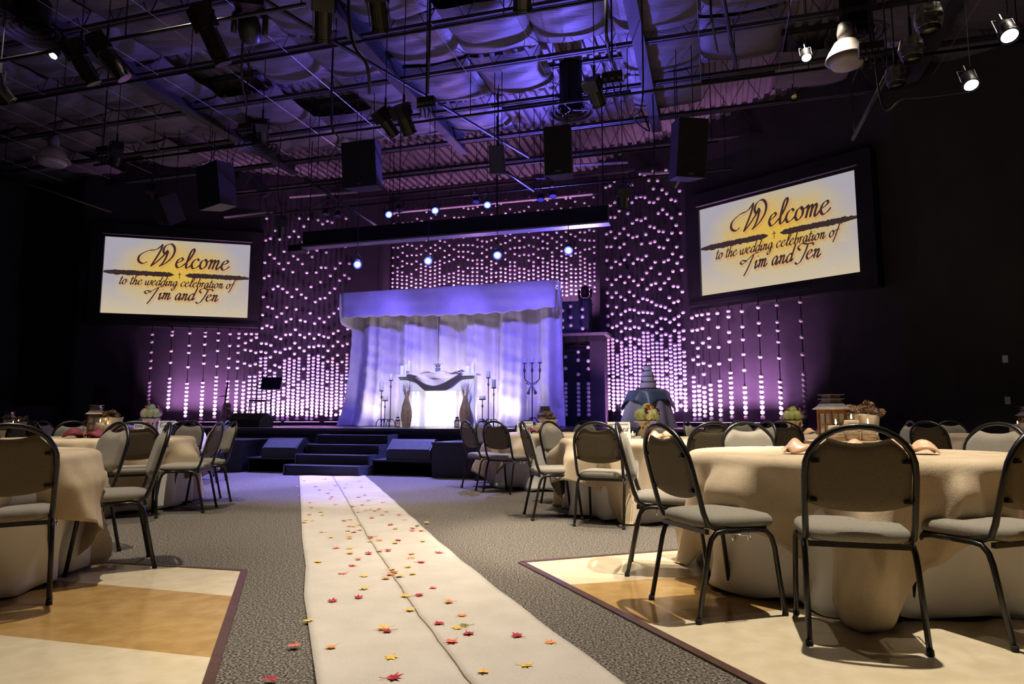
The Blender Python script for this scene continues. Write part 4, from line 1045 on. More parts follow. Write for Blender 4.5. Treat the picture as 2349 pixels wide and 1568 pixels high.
_N = halo_m.node_tree.nodes; _b = _N['Principled BSDF']; _b.inputs['Base Color'].default_value = (0, 0, 0, 1)
_b.inputs['Emission Color'].default_value = (0.80, 0.26, 0.05, 1); _b.inputs['Emission Strength'].default_value = 0.8; _b.inputs['Alpha'].default_value = 0.30
def brush(mb, x0, x1, y, h, seed, taper0, taper1):
    r3 = random.Random(seed); n = 60; vs = []
    for i in range(n+1):
        t = i/n; x = x0 + (x1-x0)*t
        k = min(1, t/0.08 if taper0 else 1, (1-t)/0.08 if taper1 else 1); k = max(0.08, k) ** 0.6
        if not taper0 and t < 0.12: k *= 0.45 + 4.6*t*r3.uniform(0.6, 1)
        if not taper1 and t > 0.88: k *= 0.45 + 4.6*(1-t)*r3.uniform(0.6, 1)
        vs += [(x, 0, y + h*k*(0.5 + r3.uniform(-.10, .10))), (x, 0, y - h*k*(0.5 + r3.uniform(-.10, .10)))]
    mb.add(vs, [(2*i, 2*i+1, 2*i+3, 2*i+2) for i in range(n)])
W_, H_ = 3.56, 2.02
def screen(corners, nrm, tdir, label, name):
    c = sum(corners, Vector()) / 4
    t = thing('projection_screen', label, 'screen', c - nrm*0.26, math.atan2(tdir.y, tdir.x))
    w_ = ((corners[1]-corners[0]).length + (corners[2]-corners[3]).length)/2; h_ = ((corners[0]-corners[3]).length + (corners[1]-corners[2]).length)/2
    ss_ = MB().box2((-w_/2, 0, -h_/2), (w_/2, 0.02, h_/2)).build('screen_surface', slide_m, t)
    f = 0.30; fr = MB()
    MB().box2((-w_/2-f, -0.06, h_/2+0.06), (w_/2+f, 0.26, h_/2+f+0.05)).build('surround', black, t)
    MB().box2((-w_/2-f, -0.06, -h_/2-f), (w_/2+f, 0.26, -h_/2)).build('surround', black, t)
    for sx in (-1, 1): MB().box2((sx*(w_/2+f/2)-f/2, -0.06, -h_/2), (sx*(w_/2+f/2)+f/2, 0.26, h_/2+0.06)).build('surround', black, t)
    MB().box2((-w_/2-0.02, -0.02, h_/2), (w_/2+0.02, 0.26, h_/2+0.06)).build('header_slot', black, t)
    MB().box2((-w_/2-0.05, -0.075, h_/2+0.055), (w_/2+0.05, -0.055, h_/2+0.075)).build('top_bar', mat('pale_grey_bar', (0.30, 0.28, 0.32), 0.5, metal=0.2, var=0.05), t)
    s_ = w_/3.6
    for layer, (dx, dz, m, nm, y_) in enumerate(((0.035, -0.05, halo_m, 'lettering_halo', -0.004), (0, 0, ink_glow, 'lettering', -0.008))):
        mb = MB(); pk = 1.9 if layer == 0 else 1.0
        to3 = lambda a, b, y_=y_, dx=dx, dz=dz: (a + dx*s_, y_, b + dz*s_)
        script_mesh(mb, 'Welcome', -0.70*s_, 0.28*s_, 0.27*s_, 0.060*s_*pk, 0.25, to3)
        tx = 'to the wedding celebration of'; hh = 0.135*s_; script_mesh(mb, tx, -1.42*s_ + 0.0, -0.23*s_, hh, 0.034*s_*pk, 0.3, to3)
        script_mesh(mb, 'Tim and Jen', -0.66*s_, -0.60*s_, 0.185*s_, 0.046*s_*pk, 0.3, to3)
        mb.build(nm, m, ss_)
    mb = MB(Matrix.Translation((0, -0.008, 0)))
    brush(mb, -w_/2+0.01, -0.10*s_, 0.08*s_, 0.125*s_, 3, False, True); mb.build('brush_stroke', ink_glow, ss_)
    mb = MB(Matrix.Translation((0, -0.008, 0)))
    brush(mb, 0.18*s_, w_/2-0.01, 0.08*s_, 0.125*s_, 4, True, False); mb.build('brush_stroke', ink_glow, ss_)
    MB().add([(0.03*s_, -0.008, 0.15*s_), (0.05*s_, -0.008, 0.15*s_), (0.047*s_, -0.008, -0.02*s_), (0.034*s_, -0.008, -0.02*s_)], [(0,1,2,3)]).add([(0.0, -0.0081, 0.105*s_), (0.08*s_, -0.0081, 0.11*s_), (0.08*s_, -0.0081, 0.09*s_), (0.0, -0.0081, 0.088*s_)], [(0,1,2,3)]).build('cross', ink_glow, ss_)
    return t
screen([onL(242, 542, .26), onL(575, 562, .26), onL(568, 731, .26), onL(230, 716, .26)], Vector((0,0,0)), tL, 'wide welcome screen with yellow slide on the left wall', 'l')
screen([onR(1604, 480, .26), onR(1961, 392, .26), onR(1977, 623, .26), onR(1612, 680, .26)], Vector((0,0,0)), tR, 'wide welcome screen with yellow slide on the right wall', 'r')
# soffit rails the short globe strings hang from
for k, (a_, b_, n_, lab) in enumerate(((onL(345, 748, .30), onL(592, 757, .30), tL, 'pale rail the globe strings hang from under the left screen'), (onR(1583, 712, .30), onR(1860, 678, .30), tR, 'pale rail the globe strings hang from under the right screen'))):
    zz = 3.34 if k == 0 else 3.43
    tt = thing('hanging_rail', lab, 'rail', (a_.x, a_.y, zz), math.atan2(n_.y, n_.x)); ln = (b_-a_).length
    MB().box2((0, -0.02, 0), (ln, 0.30, 0.03)).build('rail', mat('rail_grey', (0.30, 0.26, 0.30), 0.5, var=0.05), tt)
    MB().box2((0, -0.03, 0.03), (ln, 0.30, 0.12)).build('rail_cover', black, tt)

# small things on the walls
def plate(loc, rz, label, cat, w_=0.075, h_=0.12, m=None, inner=None):
    t = thing(cat.replace(' ', '_'), label, cat, loc, rz)
    MB().box2((-w_/2, -0.012, -h_/2), (w_/2, 0, h_/2)).build('cover_plate', m or white_p, t)
    MB().box2((-w_*0.18, -0.018, -h_*0.22), (w_*0.18, -0.012, h_*0.22)).build('toggle', inner or white_p, t)
nSide = Vector((side_dir.y, -side_dir.x, 0)); cS = w1.dot(nSide)
rzS = math.atan2(side_dir.y, side_dir.x)
q = on_plane(2306, 823, nSide, cS); plate(q - nSide*0.0 , rzS, 'white light switch high on the olive right wall', 'light switch')
q = on_plane(2312, 918, nSide, cS); plate(q, rzS, 'small white outlet low on the olive right wall', 'wall outlet')
nP = Vector(((w1-w0).y, -(w1-w0).x, 0)).normalized(); q = on_plane(2112, 922, nP, w0.dot(nP))
plate(q, math.atan2((w1-w0).y, (w1-w0).x), 'dark cover panel on the pilaster beside the right wall', 'cover panel', 0.16, 0.42, wall_r, wall_r)
q = onL(231, 903, 0.0); plate(q, math.atan2(tL.y, tL.x), 'black wall panel under the left screen', 'wall panel', 0.32, 0.5, black, blackm)
q = onL(287, 937, 0.0); plate(q, math.atan2(tL.y, tL.x), 'small black wall box low under the left screen', 'wall box', 0.22, 0.16, black, blackm)
q = onR(2065, 955, 0.0); plate(q, math.atan2(tR.y, tR.x), 'small black outlet box on the dark right stage wall', 'outlet box', 0.12, 0.14, black, blackm)
# ================================================================ rig: pipes, fixtures, speakers
def pipe(a, b, label, rad=0.024, drops=True):
    a = Vector(a); b = Vector(b); t = thing('lighting_pipe', label, 'pipe', a, 0)
    MB().tube([(0,0,0), tuple(b-a)], rad, 8).build('tube', blackm, t, True)
    n = max(2, int((b-a).length/2.6))
    if not drops:
        for p in (Vector((0, 0, 0)) + (b-a)*0.03, (b-a)*0.97): MB().tube([tuple(p), (p.x, p.y, ZD - a.z)], 0.008, 5).build('drop_rod', blackm, t)
    if drops:
        for k in range(n+1):
            p = (b-a)*(k/n)*0.98 + (b-a)*0.01
            if a.z + p.z < ZJ - 0.05: MB().tube([tuple(p), (p.x, p.y, ZD - a.z)], 0.008, 5).build('drop_rod', blackm, t)
    return t
PZ = 6.15
pipe(at(-60, 150, 6.2), at(700, 10, 6.2), 'high lighting pipe at the top left corner')
pipe(P(-13.5, 8.6, 6.55), P(5.5, 8.6, 6.55), 'long lighting pipe crossing under the insulation')
pipe(P(-12.5, 10.9, 6.3), P(4.5, 10.9, 6.3), 'long lighting pipe above the speakers')
pipe(P(-10.5, 12.0, 5.75), P(0.2, 12.0, 5.75), 'stage lighting pipe carrying the blue lights')
pipe(P(-12.0, 14.4, 6.1), P(0.5, 14.4, 6.1), 'dark pipe above the backdrop')
pipe(P(-7.2, 3.0, 6.7), P(-3.55, 13.2, 6.35), 'slanting dark pipe running toward the stage, left of centre', 0.03, False)
pipe(P(-0.2, 5.0, 6.75), P(0.5, 11.0, 6.55), 'dark pipe running toward the stage, right of centre', 0.03, False)
pipe(at(0, 400, 10.5), at(255, 485, 12.8), 'faint pipe sloping down at the far left', 0.028, False)
pipe(at(2040, 165, 8.2), at(1958, 318, 9.8), 'slanting dark strut near the right screen', 0.035, False)
pipe(at(700, 410, 11.6), at(905, 545, 14.2), 'blue-lit pipe sloping down toward the drape, left', 0.028, False)
pipe(at(1140, 380, 11.6), at(1228, 440, 14.0), 'blue-lit pipe sloping toward the back wall, centre', 0.028, False)
# perforated struts behind
strut_m = mat('pink_lit_strut', (0.42, 0.36, 0.40), 0.5, metal=0.3, var=0.08)  # grey steel with the pink wash mixed into its colour
for k, (x0, y0, x1, y1, D, lab) in enumerate(((665, 452, 820, 440, 15.3, 'pale strut lit pink above the left globes'), (880, 490, 1360, 445, 17.7, 'long pale strut across the top of the back wall'), (515, 498, 610, 487, 14.2, 'short pale strut left of the left globes'),
        (1470, 398, 1612, 394, 14.6, 'pale strut end by the right screen'), (1300, 380, 1440, 372, 14.8, 'pale strut above the right globes'))):
    a = at(x0, y0, D); b = at(x1, y1, D); t = thing('steel_strut', lab, 'strut', a, 0)
    MB().tube([(0,0,0), tuple(b-a)], 0.035, 4).build('channel', strut_m, t)
    for k2 in range(2):
        p = (b-a)*(0.15 + 0.7*k2); MB().tube([tuple(p), (p.x, p.y, ZD - a.z)], 0.006, 4).build('drop_rod', blackm, t)

# header beam hung over the stage front
hb = thing('header_beam', 'long black hanging header beam with a pale lower edge above the backdrop', 'beam', P(-5.28, 13.0, 4.72), -A)
MB().box2((-3.40, -0.10, 0.03), (3.40, 0.10, 0.36)).build('box_beam', mat('blue_black_gloss', (0.012, 0.013, 0.022), 0.35, var=0.1), hb)
MB().box2((-3.42, -0.13, 0.0), (3.42, 0.12, 0.035)).build('lower_rail', mat('grey_rail', (0.28, 0.24, 0.30), 0.5, metal=0.3, var=0.06), hb)
for x in (-3.3, -1.1, 1.1, 3.3): MB().tube([(x, 0, 0.36), (x, 0, ZD - 4.72)], 0.012, 6).build('hanger', blackm, hb)
MB().box2((-3.75, -0.12, -0.06), (-3.40, 0.12, 0.08)).build('end_motor', blackm, hb)

# every hung fixture gets a thin rod up to the roof deck
def hang(t, z0, off=Vector((0, 0, 0)), rad=0.007):
    M_ = (Matrix.Translation(t.location) @ t.rotation_euler.to_matrix().to_4x4()).inverted()
    p = Vector(t.location) + off
    MB(M_).tube([(p.x, p.y, p.z + z0), (p.x, p.y, ZD + 0.05)], rad, 5).build('suspension_rod', blackm, t)
# ---- LED par
lens_blue = glow('blue_led_lens', (0.30, 0.42, 1.0), 9)
lens_halo = glow('blue_led_halo', (0.05, 0.10, 1.0), 3.0)  # glowing blue ring imitates the halo around a lit lamp
lens_dim = mat('dark_led_lens', (0.06, 0.07, 0.16), 0.2, var=0.2, vscale=60)
def aimed(loc, target):
    return (Vector(target) - Vector(loc)).to_track_quat('-Z', 'Y').to_euler()
def led_par(loc, target, label, on=True, power=0, col=BLUE, size=R(40), sc=1.0):
    loc = Vector(loc); t = thing('led_par_light', label, 'stage light', loc, 0, 'LED par lights', rot=aimed(loc, target))
    prof = [(0.09, 0.005), (0.092, 0.10), (0.075, 0.14), (0.05, 0.17), (0.01, 0.175)]
    MB().lathe([(r_*sc, z*sc) for r_, z in prof], 18).build('housing', blackm, t, True)
    MB().lathe([(0.098*sc, -0.006), (0.098*sc, 0.022*sc)], 18, cap=False).build('front_rim', blackm, t)
    ln_ = MB().lathe([(0.084*sc, 0.0), (0.084*sc, -0.003), (0.001, -0.004)], 18).build('lens', lens_halo if on else lens_dim, t)
    if on: MB().lathe([(0.058*sc, -0.0042), (0.05*sc, -0.008), (0.001, -0.009)], 18).build('led_cluster', lens_blue, ln_)
    up_ = t.rotation_euler.to_matrix().inverted() @ Vector((0, 0, 1))
    sd_ = Vector((1, 0, 0)); c0 = Vector((0, 0, 0.08*sc))
    MB().tube(crom([c0 + sd_*0.105*sc, c0 + sd_*0.11*sc + up_*0.10*sc, c0 + up_*0.20*sc, c0 - sd_*0.11*sc + up_*0.10*sc, c0 - sd_*0.105*sc], 4), 0.008, 6).build('yoke', blackm, t)
    MB().tube([c0 + up_*0.20*sc, c0 + up_*0.30*sc], 0.016, 6).build('clamp', blackm, t)
    hang(t, 0.25*sc)
    if power:
        light('blue_beam', 'SPOT', loc + (Vector(target)-loc).normalized()*0.02, power, col, target, None, spot_size=size, spot_blend=0.7, shadow_soft_size=0.08)
    return t
TGT = P(-5.7, 14.4, 1.6)
lean_to = Vector((0, 0, CAM_Z)) 
# upper row on the pipe in front of the header, lower row hung beneath it
for (x, y, on, lab) in ((892, 492, True, 'bright blue stage light at the left end of the upper row'), (998, 483, True, 'bright blue stage light, middle of the upper row'), (1118, 470, True, 'bright blue stage light at the right of the upper row')):
    p = at(x, y, 14.1); led_par(p, p*0.35 + Vector((0, 6.0, 0.3)), lab, on, 0)
for (x, y, lab) in ((916, 482, 'dark stage light just right of the upper left blue light'), (1092, 463, 'dark stage light just left of the upper right blue light'), (1240, 458, 'violet unlit stage light right of the upper row'), (1268, 450, 'rightmost dark stage light of the upper row'), (748, 492, 'small stage light at the left end above the left globes'), (775, 496, 'small dark stage light above the left globes')):
    p = at(x, y, 14.1); led_par(p, p + Vector((0, -0.6, -2)), lab, False, 0, sc=0.9)
for (x, y, lab) in ((820, 606, 'bright blue light hanging low at the left of the beam'), (982, 598, 'bright blue light hanging low, left of centre'), (1141, 585, 'bright blue light hanging low, right of centre'), (1304, 574, 'bright blue light hanging low at the right of the beam')):
    p = at(x, y, 12.0); led_par(p, p*0.4 + Vector((0, 4.5, 0.2)), lab, True, 0, sc=0.95)

# ---- house cans with white-hot lamps
hot = glow('hot_lamp', (1.0, 0.95, 0.98), 14)
def can(loc, label, on=True, tilt=(0, 0, -1), s_=0.62):
    loc = Vector(loc); t = thing('house_can_light', label, 'ceiling light', loc, 0, 'house can lights', rot=aimed(loc, loc + Vector(tilt)))
    MB().lathe([(0.10, 0.0), (0.105, 0.02), (0.10, 0.12), (0.085, 0.22), (0.05, 0.27), (0.01, 0.28)], 20).build('can', blackm, t, True)
    MB().lathe([(0.112, -0.01), (0.112, 0.02), (0.10, 0.02)], 20, cap=False).build('gel_frame', blackm, t)
    MB().lathe([(0.088, -0.002), (0.05, -0.012), (0.001, -0.015)], 20).build('lamp', hot if on else mat('silver_reflector', (0.5, 0.42, 0.25), 0.2, metal=0.9, var=0.2, vscale=40), t, True)
    MB().tube([(0.11, 0, 0.08), (0.11, 0, 0.34), (-0.11, 0, 0.34), (-0.11, 0, 0.08)], 0.008, 6).build('yoke', blackm, t)
    MB().tube([(0, 0, 0.34), (0, 0, 0.46)], 0.014, 6).build('hook_clamp', blackm, t)
    hang(t, 0.28); t.scale = (s_, s_, s_)
def can_at(x, y, D, label, on=True): can(at(x, y, D), label, on, (-0.15, -0.55, -1))
can_at(122, 128, 7.2, 'glowing house can light at the far upper left')
can_at(1850, 132, 8.8, 'glowing house can light left of the white high-bay lamp')
can_at(2228, 195, 6.6, 'glowing house can light at the right, lower of the two')
can_at(2316, 82, 5.6, 'glowing house can light nearest the upper right corner')
can_at(1822, 222, 9.8, 'unlit house can light above the right screen', False)
for x_, y_, p_, an_ in HOUSE:
    light('house_beam', 'SPOT', (x_, min(y_, 8.15), 6.6), p_, WARM, (x_, y_ + 0.25, 0), spot_size=R(an_), spot_blend=0.55, shadow_soft_size=0.05)

# ---- ellipsoidals: long barrels
def ellipsoidal(x0, y0, x1, y1, D, label, rad=0.085, rim=False):
    a = at(x0, y0, D); b = at(x1, y1, D + 0.25); ln = (b-a).length
    t = thing('ellipsoidal_spotlight', label, 'spotlight', a, 0, 'ellipsoidal spotlights', rot=aimed(a, b))
    MB().box2((-rad*1.15, -rad*1.15, -ln*0.38), (rad*1.15, rad*1.15, 0.02)).build('lamp_house', fix_m, t)
    MB().lathe([(rad*0.98, -ln*0.36), (rad*0.98, -ln*0.95), (rad*1.05, -ln*0.96), (rad*1.05, -ln)], 12).build('lens_barrel', fix_m, t)
    for k in range(4): MB(Matrix.Rotation(k*PI/2, 4, 'Z')).box2((-0.01, rad*1.1, -ln*0.9), (0.01, rad*1.22, -0.0)).build('cooling_rib', fix_m, t)
    MB().lathe([(rad*1.12, -ln), (rad*1.12, -ln-0.012)], 12).build('gel_frame', chrome if rim else fix_m, t)
    up_ = t.rotation_euler.to_matrix().inverted() @ Vector((0, 0, 1)); c0 = Vector((0, 0, -ln*0.42))
    MB().tube([c0 + Vector((rad*1.25, 0, 0)), c0 + Vector((rad*1.3, 0, 0)) + up_*0.2, c0 - Vector((rad*1.3, 0, 0)) + up_*0.2, c0 - Vector((rad*1.25, 0, 0))], 0.01, 6).build('yoke', blackm, t)
    MB().tube([c0 + up_*0.2, c0 + up_*0.36], 0.018, 6).build('clamp', blackm, t)
    hang(t, 0.30, (b - a)*0.42)
ellipsoidal(455, 20, 512, 145, 5.6, 'long barrel spotlight tilted down, left of the moving light')
ellipsoidal(215, 85, 285, 178, 6.0, 'long barrel spotlight with a bright rim at the upper left', rim=True)
ellipsoidal(160, 98, 215, 190, 6.0, 'shadowed long barrel spotlight left of the bright-rimmed one')
ellipsoidal(742, -20, 742, 92, 5.4, 'upright long barrel spotlight at the top edge left of centre')
ellipsoidal(860, -40, 874, 70, 5.4, 'long barrel spotlight cut by the top edge, just left of centre')
ellipsoidal(1198, -70, 1198, 18, 5.4, 'stub of a barrel spotlight at the top edge, centre')
ellipsoidal(-20, 180, 22, 232, 6.2, 'barrel spotlight cut by the left edge')
ellipsoidal(868, 255, 905, 310, 8.6, 'barrel spotlight left of the numbered junction box')
ellipsoidal(915, 245, 940, 305, 8.6, 'second barrel spotlight beside the numbered junction box', 0.10)
ellipsoidal(1355, 185, 1375, 240, 8.6, 'barrel spotlight below the centre junction box', 0.09)
ellipsoidal(600, 280, 605, 322, 9.4, 'small spotlight above the left round diffuser', 0.08)
ellipsoidal(270, 335, 262, 375, 9.0, 'small spotlight beside the left white high-bay lamp', 0.08)
ellipsoidal(345, 430, 350, 450, 11.2, 'small spotlight above the tilted speaker at the left', 0.08)
ellipsoidal(1430, 430, 1428, 475, 12.6, 'dark spotlight among the upper right globes', 0.10)
ellipsoidal(645, 500, 645, 540, 13.8, 'dark spotlight among the upper left globes', 0.10)
# foil-wrapped round fixtures on the right
foil = mat('crumpled_foil', (0.35, 0.33, 0.28), 0.3, metal=0.9, var=0.4, vscale=18, bump=1.0, bscale=18)
for x, y, D, lab in ((2130, 42, 5.8, 'foil-wrapped spotlight at the upper right'), (2090, 112, 6.6, 'dim foil-wrapped spotlight left of the right-hand can lights'), (2055, 175, 7.6, 'blue-tinted foil-wrapped spotlight above the slanting strut')):
    t = thing('wrapped_spotlight', lab, 'spotlight', at(x, y, D), 0.4)
    MB().lathe([(0.02, -0.10), (0.09, -0.08), (0.11, 0.0), (0.09, 0.09), (0.03, 0.11)], 9).build('foil_body', foil, t)
    MB().tube([(0, 0, 0.1), (0, 0, 0.30)], 0.014, 6).build('clamp', blackm, t)
    MB().lathe([(0.07, -0.12), (0.085, -0.08)], 12, cap=False).build('snout', blackm, t); hang(t, 0.28)
# ---- moving heads
def moving_head(loc, rz, label, flip=True, s_=1.0, pan=0.3):
    t = thing('moving_head_light', label, 'stage light', loc, rz, 'moving head lights')
    k = -1 if flip else 1
    MB().box2((-.17*s_, -.15*s_, 0), (.17*s_, .15*s_, k*.09*s_)).build('base', blackm, t)
    for sx in (-1, 1): MB().tube([(sx*.10*s_, 0, k*.09*s_), (sx*.175*s_, 0, k*.16*s_), (sx*.175*s_, 0, k*.38*s_)], .035*s_, 8).build('yoke_arm', blackm, t, True)
    M_ = Matrix.Translation((0, 0, k*.32*s_)) @ Matrix.Rotation(pan, 4, 'X')
    MB(M_).lathe([(.05*s_, .17*s_), (.115*s_, .12*s_), (.135*s_, .0), (.12*s_, -.12*s_), (.09*s_, -.16*s_)], 16).build('head', blackm, t, True)
    if flip: hang(t, -0.02, rad=0.02)
    MB(M_).lathe([(.055*s_, -.162*s_), (.03*s_, -.17*s_), (.001, -.172*s_)], 16).build('lens', mat('cyan_tinted_lens', (0.10, 0.25, 0.32), 0.08, var=0.2, vscale=20, coat=0.8), t, True)
p = at(575, 8, 6.4); moving_head(p, 0.2, 'black moving head light with cyan lens at the top left', True, 1.0, 0.9)
moving_head(P(-3.02, 16.6, STAGE_Z + 3.06), -A, 'black moving head light standing on the dark blue box', False, 0.85, 0.0)

# ---- speakers
def speaker(x0, y0, x1, y1, D, label, depth=0.45, rz=0.0, tilt=0.12, roll=0.0, badge=True, gm_=None):
    a = at(x0, y0, D); b = at(x1, y1, D); w_ = (b-a).dot(ER); h_ = abs(a.z-b.z); c = (a+b)/2
    t = thing('hanging_speaker', label, 'speaker', c + ED*0.2, 0, 'hanging loudspeakers', rot=(tilt, roll, -A + rz))
    wb = w_*0.36
    vs = [(-w_/2,-depth/2,-h_/2),(w_/2,-depth/2,-h_/2),(wb,depth/2,-h_/2),(-wb,depth/2,-h_/2),(-w_/2,-depth/2,h_/2),(w_/2,-depth/2,h_/2),(wb,depth/2,h_/2),(-wb,depth/2,h_/2)]
    MB().add(vs, [(3,2,1,0),(4,5,6,7),(0,1,5,4),(1,2,6,5),(2,3,7,6),(3,0,4,7)]).build('cabinet', mat('speaker_cabinet', (0.03, 0.03, 0.04), 0.5, var=0.1, bump=0.1, bscale=120), t)
    MB().box2((-w_/2+0.012, -depth/2-0.012, -h_/2+0.012), (w_/2-0.012, -depth/2, h_/2-0.012)).build('grille', gm_ or speaker_m, t)
    if badge: MB().box2((-0.045, -depth/2-0.016, -h_/2+0.04), (0.045, -depth/2-0.012, -h_/2+0.075)).build('badge', mat('grey_badge', (0.12, 0.12, 0.12), 0.4, metal=0.5, var=0.2, vscale=40), t)
    for sx in (-1, 1): hang(t, h_*0.40, ER*(sx*wb*0.7), 0.008)
speaker(787, 328, 862, 420, 11.2, 'large black speaker hanging left of centre')
speaker(1118, 330, 1152, 386, 11.0, 'small blue-lit speaker hanging in the centre', 0.3, 0.1, 0.25, gm_=mat('blue_grey_grille', (0.05, 0.055, 0.09), 0.7, bump=0.2, bscale=200, var=0.1), badge=False)
speaker(1248, 292, 1312, 392, 11.0, 'tall black speaker hanging right of centre')
speaker(1535, 275, 1612, 395, 11.2, 'large black speaker hanging left of the right screen', 0.5, 0.45, 0.2)
speaker(450, 378, 520, 465, 11.4, 'dark speaker hanging above the left screen', 0.45, -0.35, 0.15)
speaker(335, 445, 402, 500, 11.6, 'tilted dark speaker with pale lower edge above the left screen', 0.4, -0.5, 0.5, 0.25)
def slant_panel(x, y, D, w_, h_, rot, label):
    t = thing('slant_speaker', label, 'speaker', at(x, y, D), 0, None, rot)
    MB().box2((-w_/2, -0.10, -h_/2), (w_/2, 0.10, h_/2)).build('cabinet', mat('speaker_cabinet', (0,0,0)), t)
    MB().box2((-w_/2+.01, -0.112, -h_/2+.01), (w_/2-.01, -0.10, h_/2-.01)).build('grille', MATS['blue_grey_grille'], t)
    hang(t, 0.0, rad=0.01)
slant_panel(1553, 395, 12.0, 0.20, 0.52, (0.35, 0.55, -A), 'slim slanted speaker just above the upper right globes')
slant_panel(598, 428, 12.6, 0.20, 0.46, (0.3, -0.6, -A), 'slim slanted speaker above the left globes')
slant_panel(1240, 405, 15.0, 0.22, 0.10, (0.2, 0.1, -A), 'small dark speaker block at the back of the rig')

# ---- round diffusers with concentric rings
for x, y, s_, z_, lab in ((1310, 258, 1.0, 6.75, 'round ringed air diffuser in the centre of the ceiling'), (1965, 85, 1.0, 6.75, 'round ringed air diffuser near the right high-bay lamp'), (590, 337, 1.0, 6.7, 'round ringed air diffuser left of centre'), (75, 75, 1.0, 6.75, 'dark round air diffuser in the upper left corner')):
    p = on_level(x, y, z_); t = thing('air_diffuser', lab, 'air vent', p, 0, 'round air diffusers')
    for k in range(4):
        r_ = (0.46 - 0.11*k)*s_; MB().lathe([(r_, 0.0 + 0.02*k), (r_*0.80, 0.05 + 0.02*k), (r_*0.78, 0.045 + 0.02*k), (r_*0.98, -0.005 + 0.02*k)], 32, cap=False).build('ring', mat('dark_diffuser_paint', (0.05, 0.045, 0.055), 0.55, var=0.1), t, True)
    MB().lathe([(0.26*s_, 0.10), (0.22*s_, 0.16), (0.22*s_, ZD - z_)], 24, cap=False).build('duct_neck', black, t, True)
    for k in range(3): MB(Matrix.Rotation(k*2*PI/3, 4, 'Z')).box2((0.03, -0.008, 0.045), (0.44*s_, 0.008, 0.06)).build('spoke', black, t)
# ---- white high-bay lamps
for x, y, D, rr, lab in ((120, 362, 9.4, 0.30, 'off-white bell-shaped high-bay lamp at the left'), (1942, 128, 9.0, 0.25, 'off-white bell-shaped high-bay lamp at the right')):
    p = at(x, y, D); t = thing('high_bay_lamp', lab, 'ceiling light', p, 0, 'high-bay lamps')
    MB().lathe([(0.05, 0.22), (rr*0.55, 0.17), (rr*0.82, 0.06), (rr, -0.04), (rr*1.02, -0.05), (rr*0.97, -0.05), (rr*0.80, 0.05)], 28, cap=False).build('reflector', mat('ivory_enamel', (0.62, 0.55, 0.50), 0.4, var=0.06), t, True)
    MB().lathe([(rr*0.92, -0.05), (rr*0.72, -0.13), (rr*0.68, -0.135), (0.01, -0.14)], 28).build('diffuser_dish', mat('ribbed_prismatic_glass', (0.42, 0.38, 0.36), 0.3, bump=0.6, bscale=60, var=0.05), t, True)
    MB().lathe([(0.09, 0.20), (0.10, 0.30), (0.08, 0.42), (0.02, 0.44)], 16).build('ballast', mat('grey_ballast', (0.2, 0.19, 0.18), 0.5, var=0.1), t, True)
    MB().tube([(0, 0, 0.44), (0, 0, ZD - p.z)], 0.012, 6).build('hanger', blackm, t)
# ---- numbered junction boxes
tag_m = mat('label_white', (0.55, 0.52, 0.55), 0.6, var=0.03)
def digits_mesh(txt, size):
    cu = bpy.data.curves.new('digits', 'FONT'); cu.body = txt; cu.size = size; cu.align_x = 'CENTER'
    o = bpy.data.objects.new('digits_tmp', cu); COL.objects.link(o)
    me = bpy.data.meshes.new_from_object(o.evaluated_get(bpy.context.evaluated_depsgraph_get()))
    bpy.data.objects.remove(o); bpy.data.curves.remove(cu); me.materials.clear(); me.materials.append(tag_m); return me
for x, y, D, nums, lab in ((975, 233, 8.6, ['68', '69', '70', '71'], 'black junction box with four numbers, left of centre'), (1404, 176, 8.6, ['72', '73', '74'], 'black junction box with three numbers, right of centre'),
                           (2000, 110, 8.2, ['75', '76', '77', '78'], 'black junction box with four numbers by the right high-bay lamp'), (560, 292, 9.4, ['64', '65', '66', '67'], 'dark junction box above the left round diffuser'), (232, 345, 9.4, ['61', '62', '63'], 'dark junction box beside the left high-bay lamp')):
    p = at(x, y, D); t = thing('junction_box', lab, 'junction box', p, -A)
    MB().box2((-.13, 0, -.08), (.13, .08, .08)).build('box', black, t)
    for k, nn in enumerate(nums):
        px_ = -.095 + .19*k/max(1, len(nums)-1) if len(nums) > 1 else 0
        inst('number_tag', digits_mesh(nn, 0.05), t, (px_, -.003, -.045), (PI/2, 0, 0))
        MB().tube(crom([(px_, .03, -.08), (px_ + .02, .03, -.14), (px_ - .01 + .03*(k % 2), .04, -.22)], 3), 0.009, 5).build('socket_tail', black, t, True)
    MB().tube([(0, .04, .08), (0, .04, ZD - p.z)], 0.012, 6).build('conduit', blackm, t)
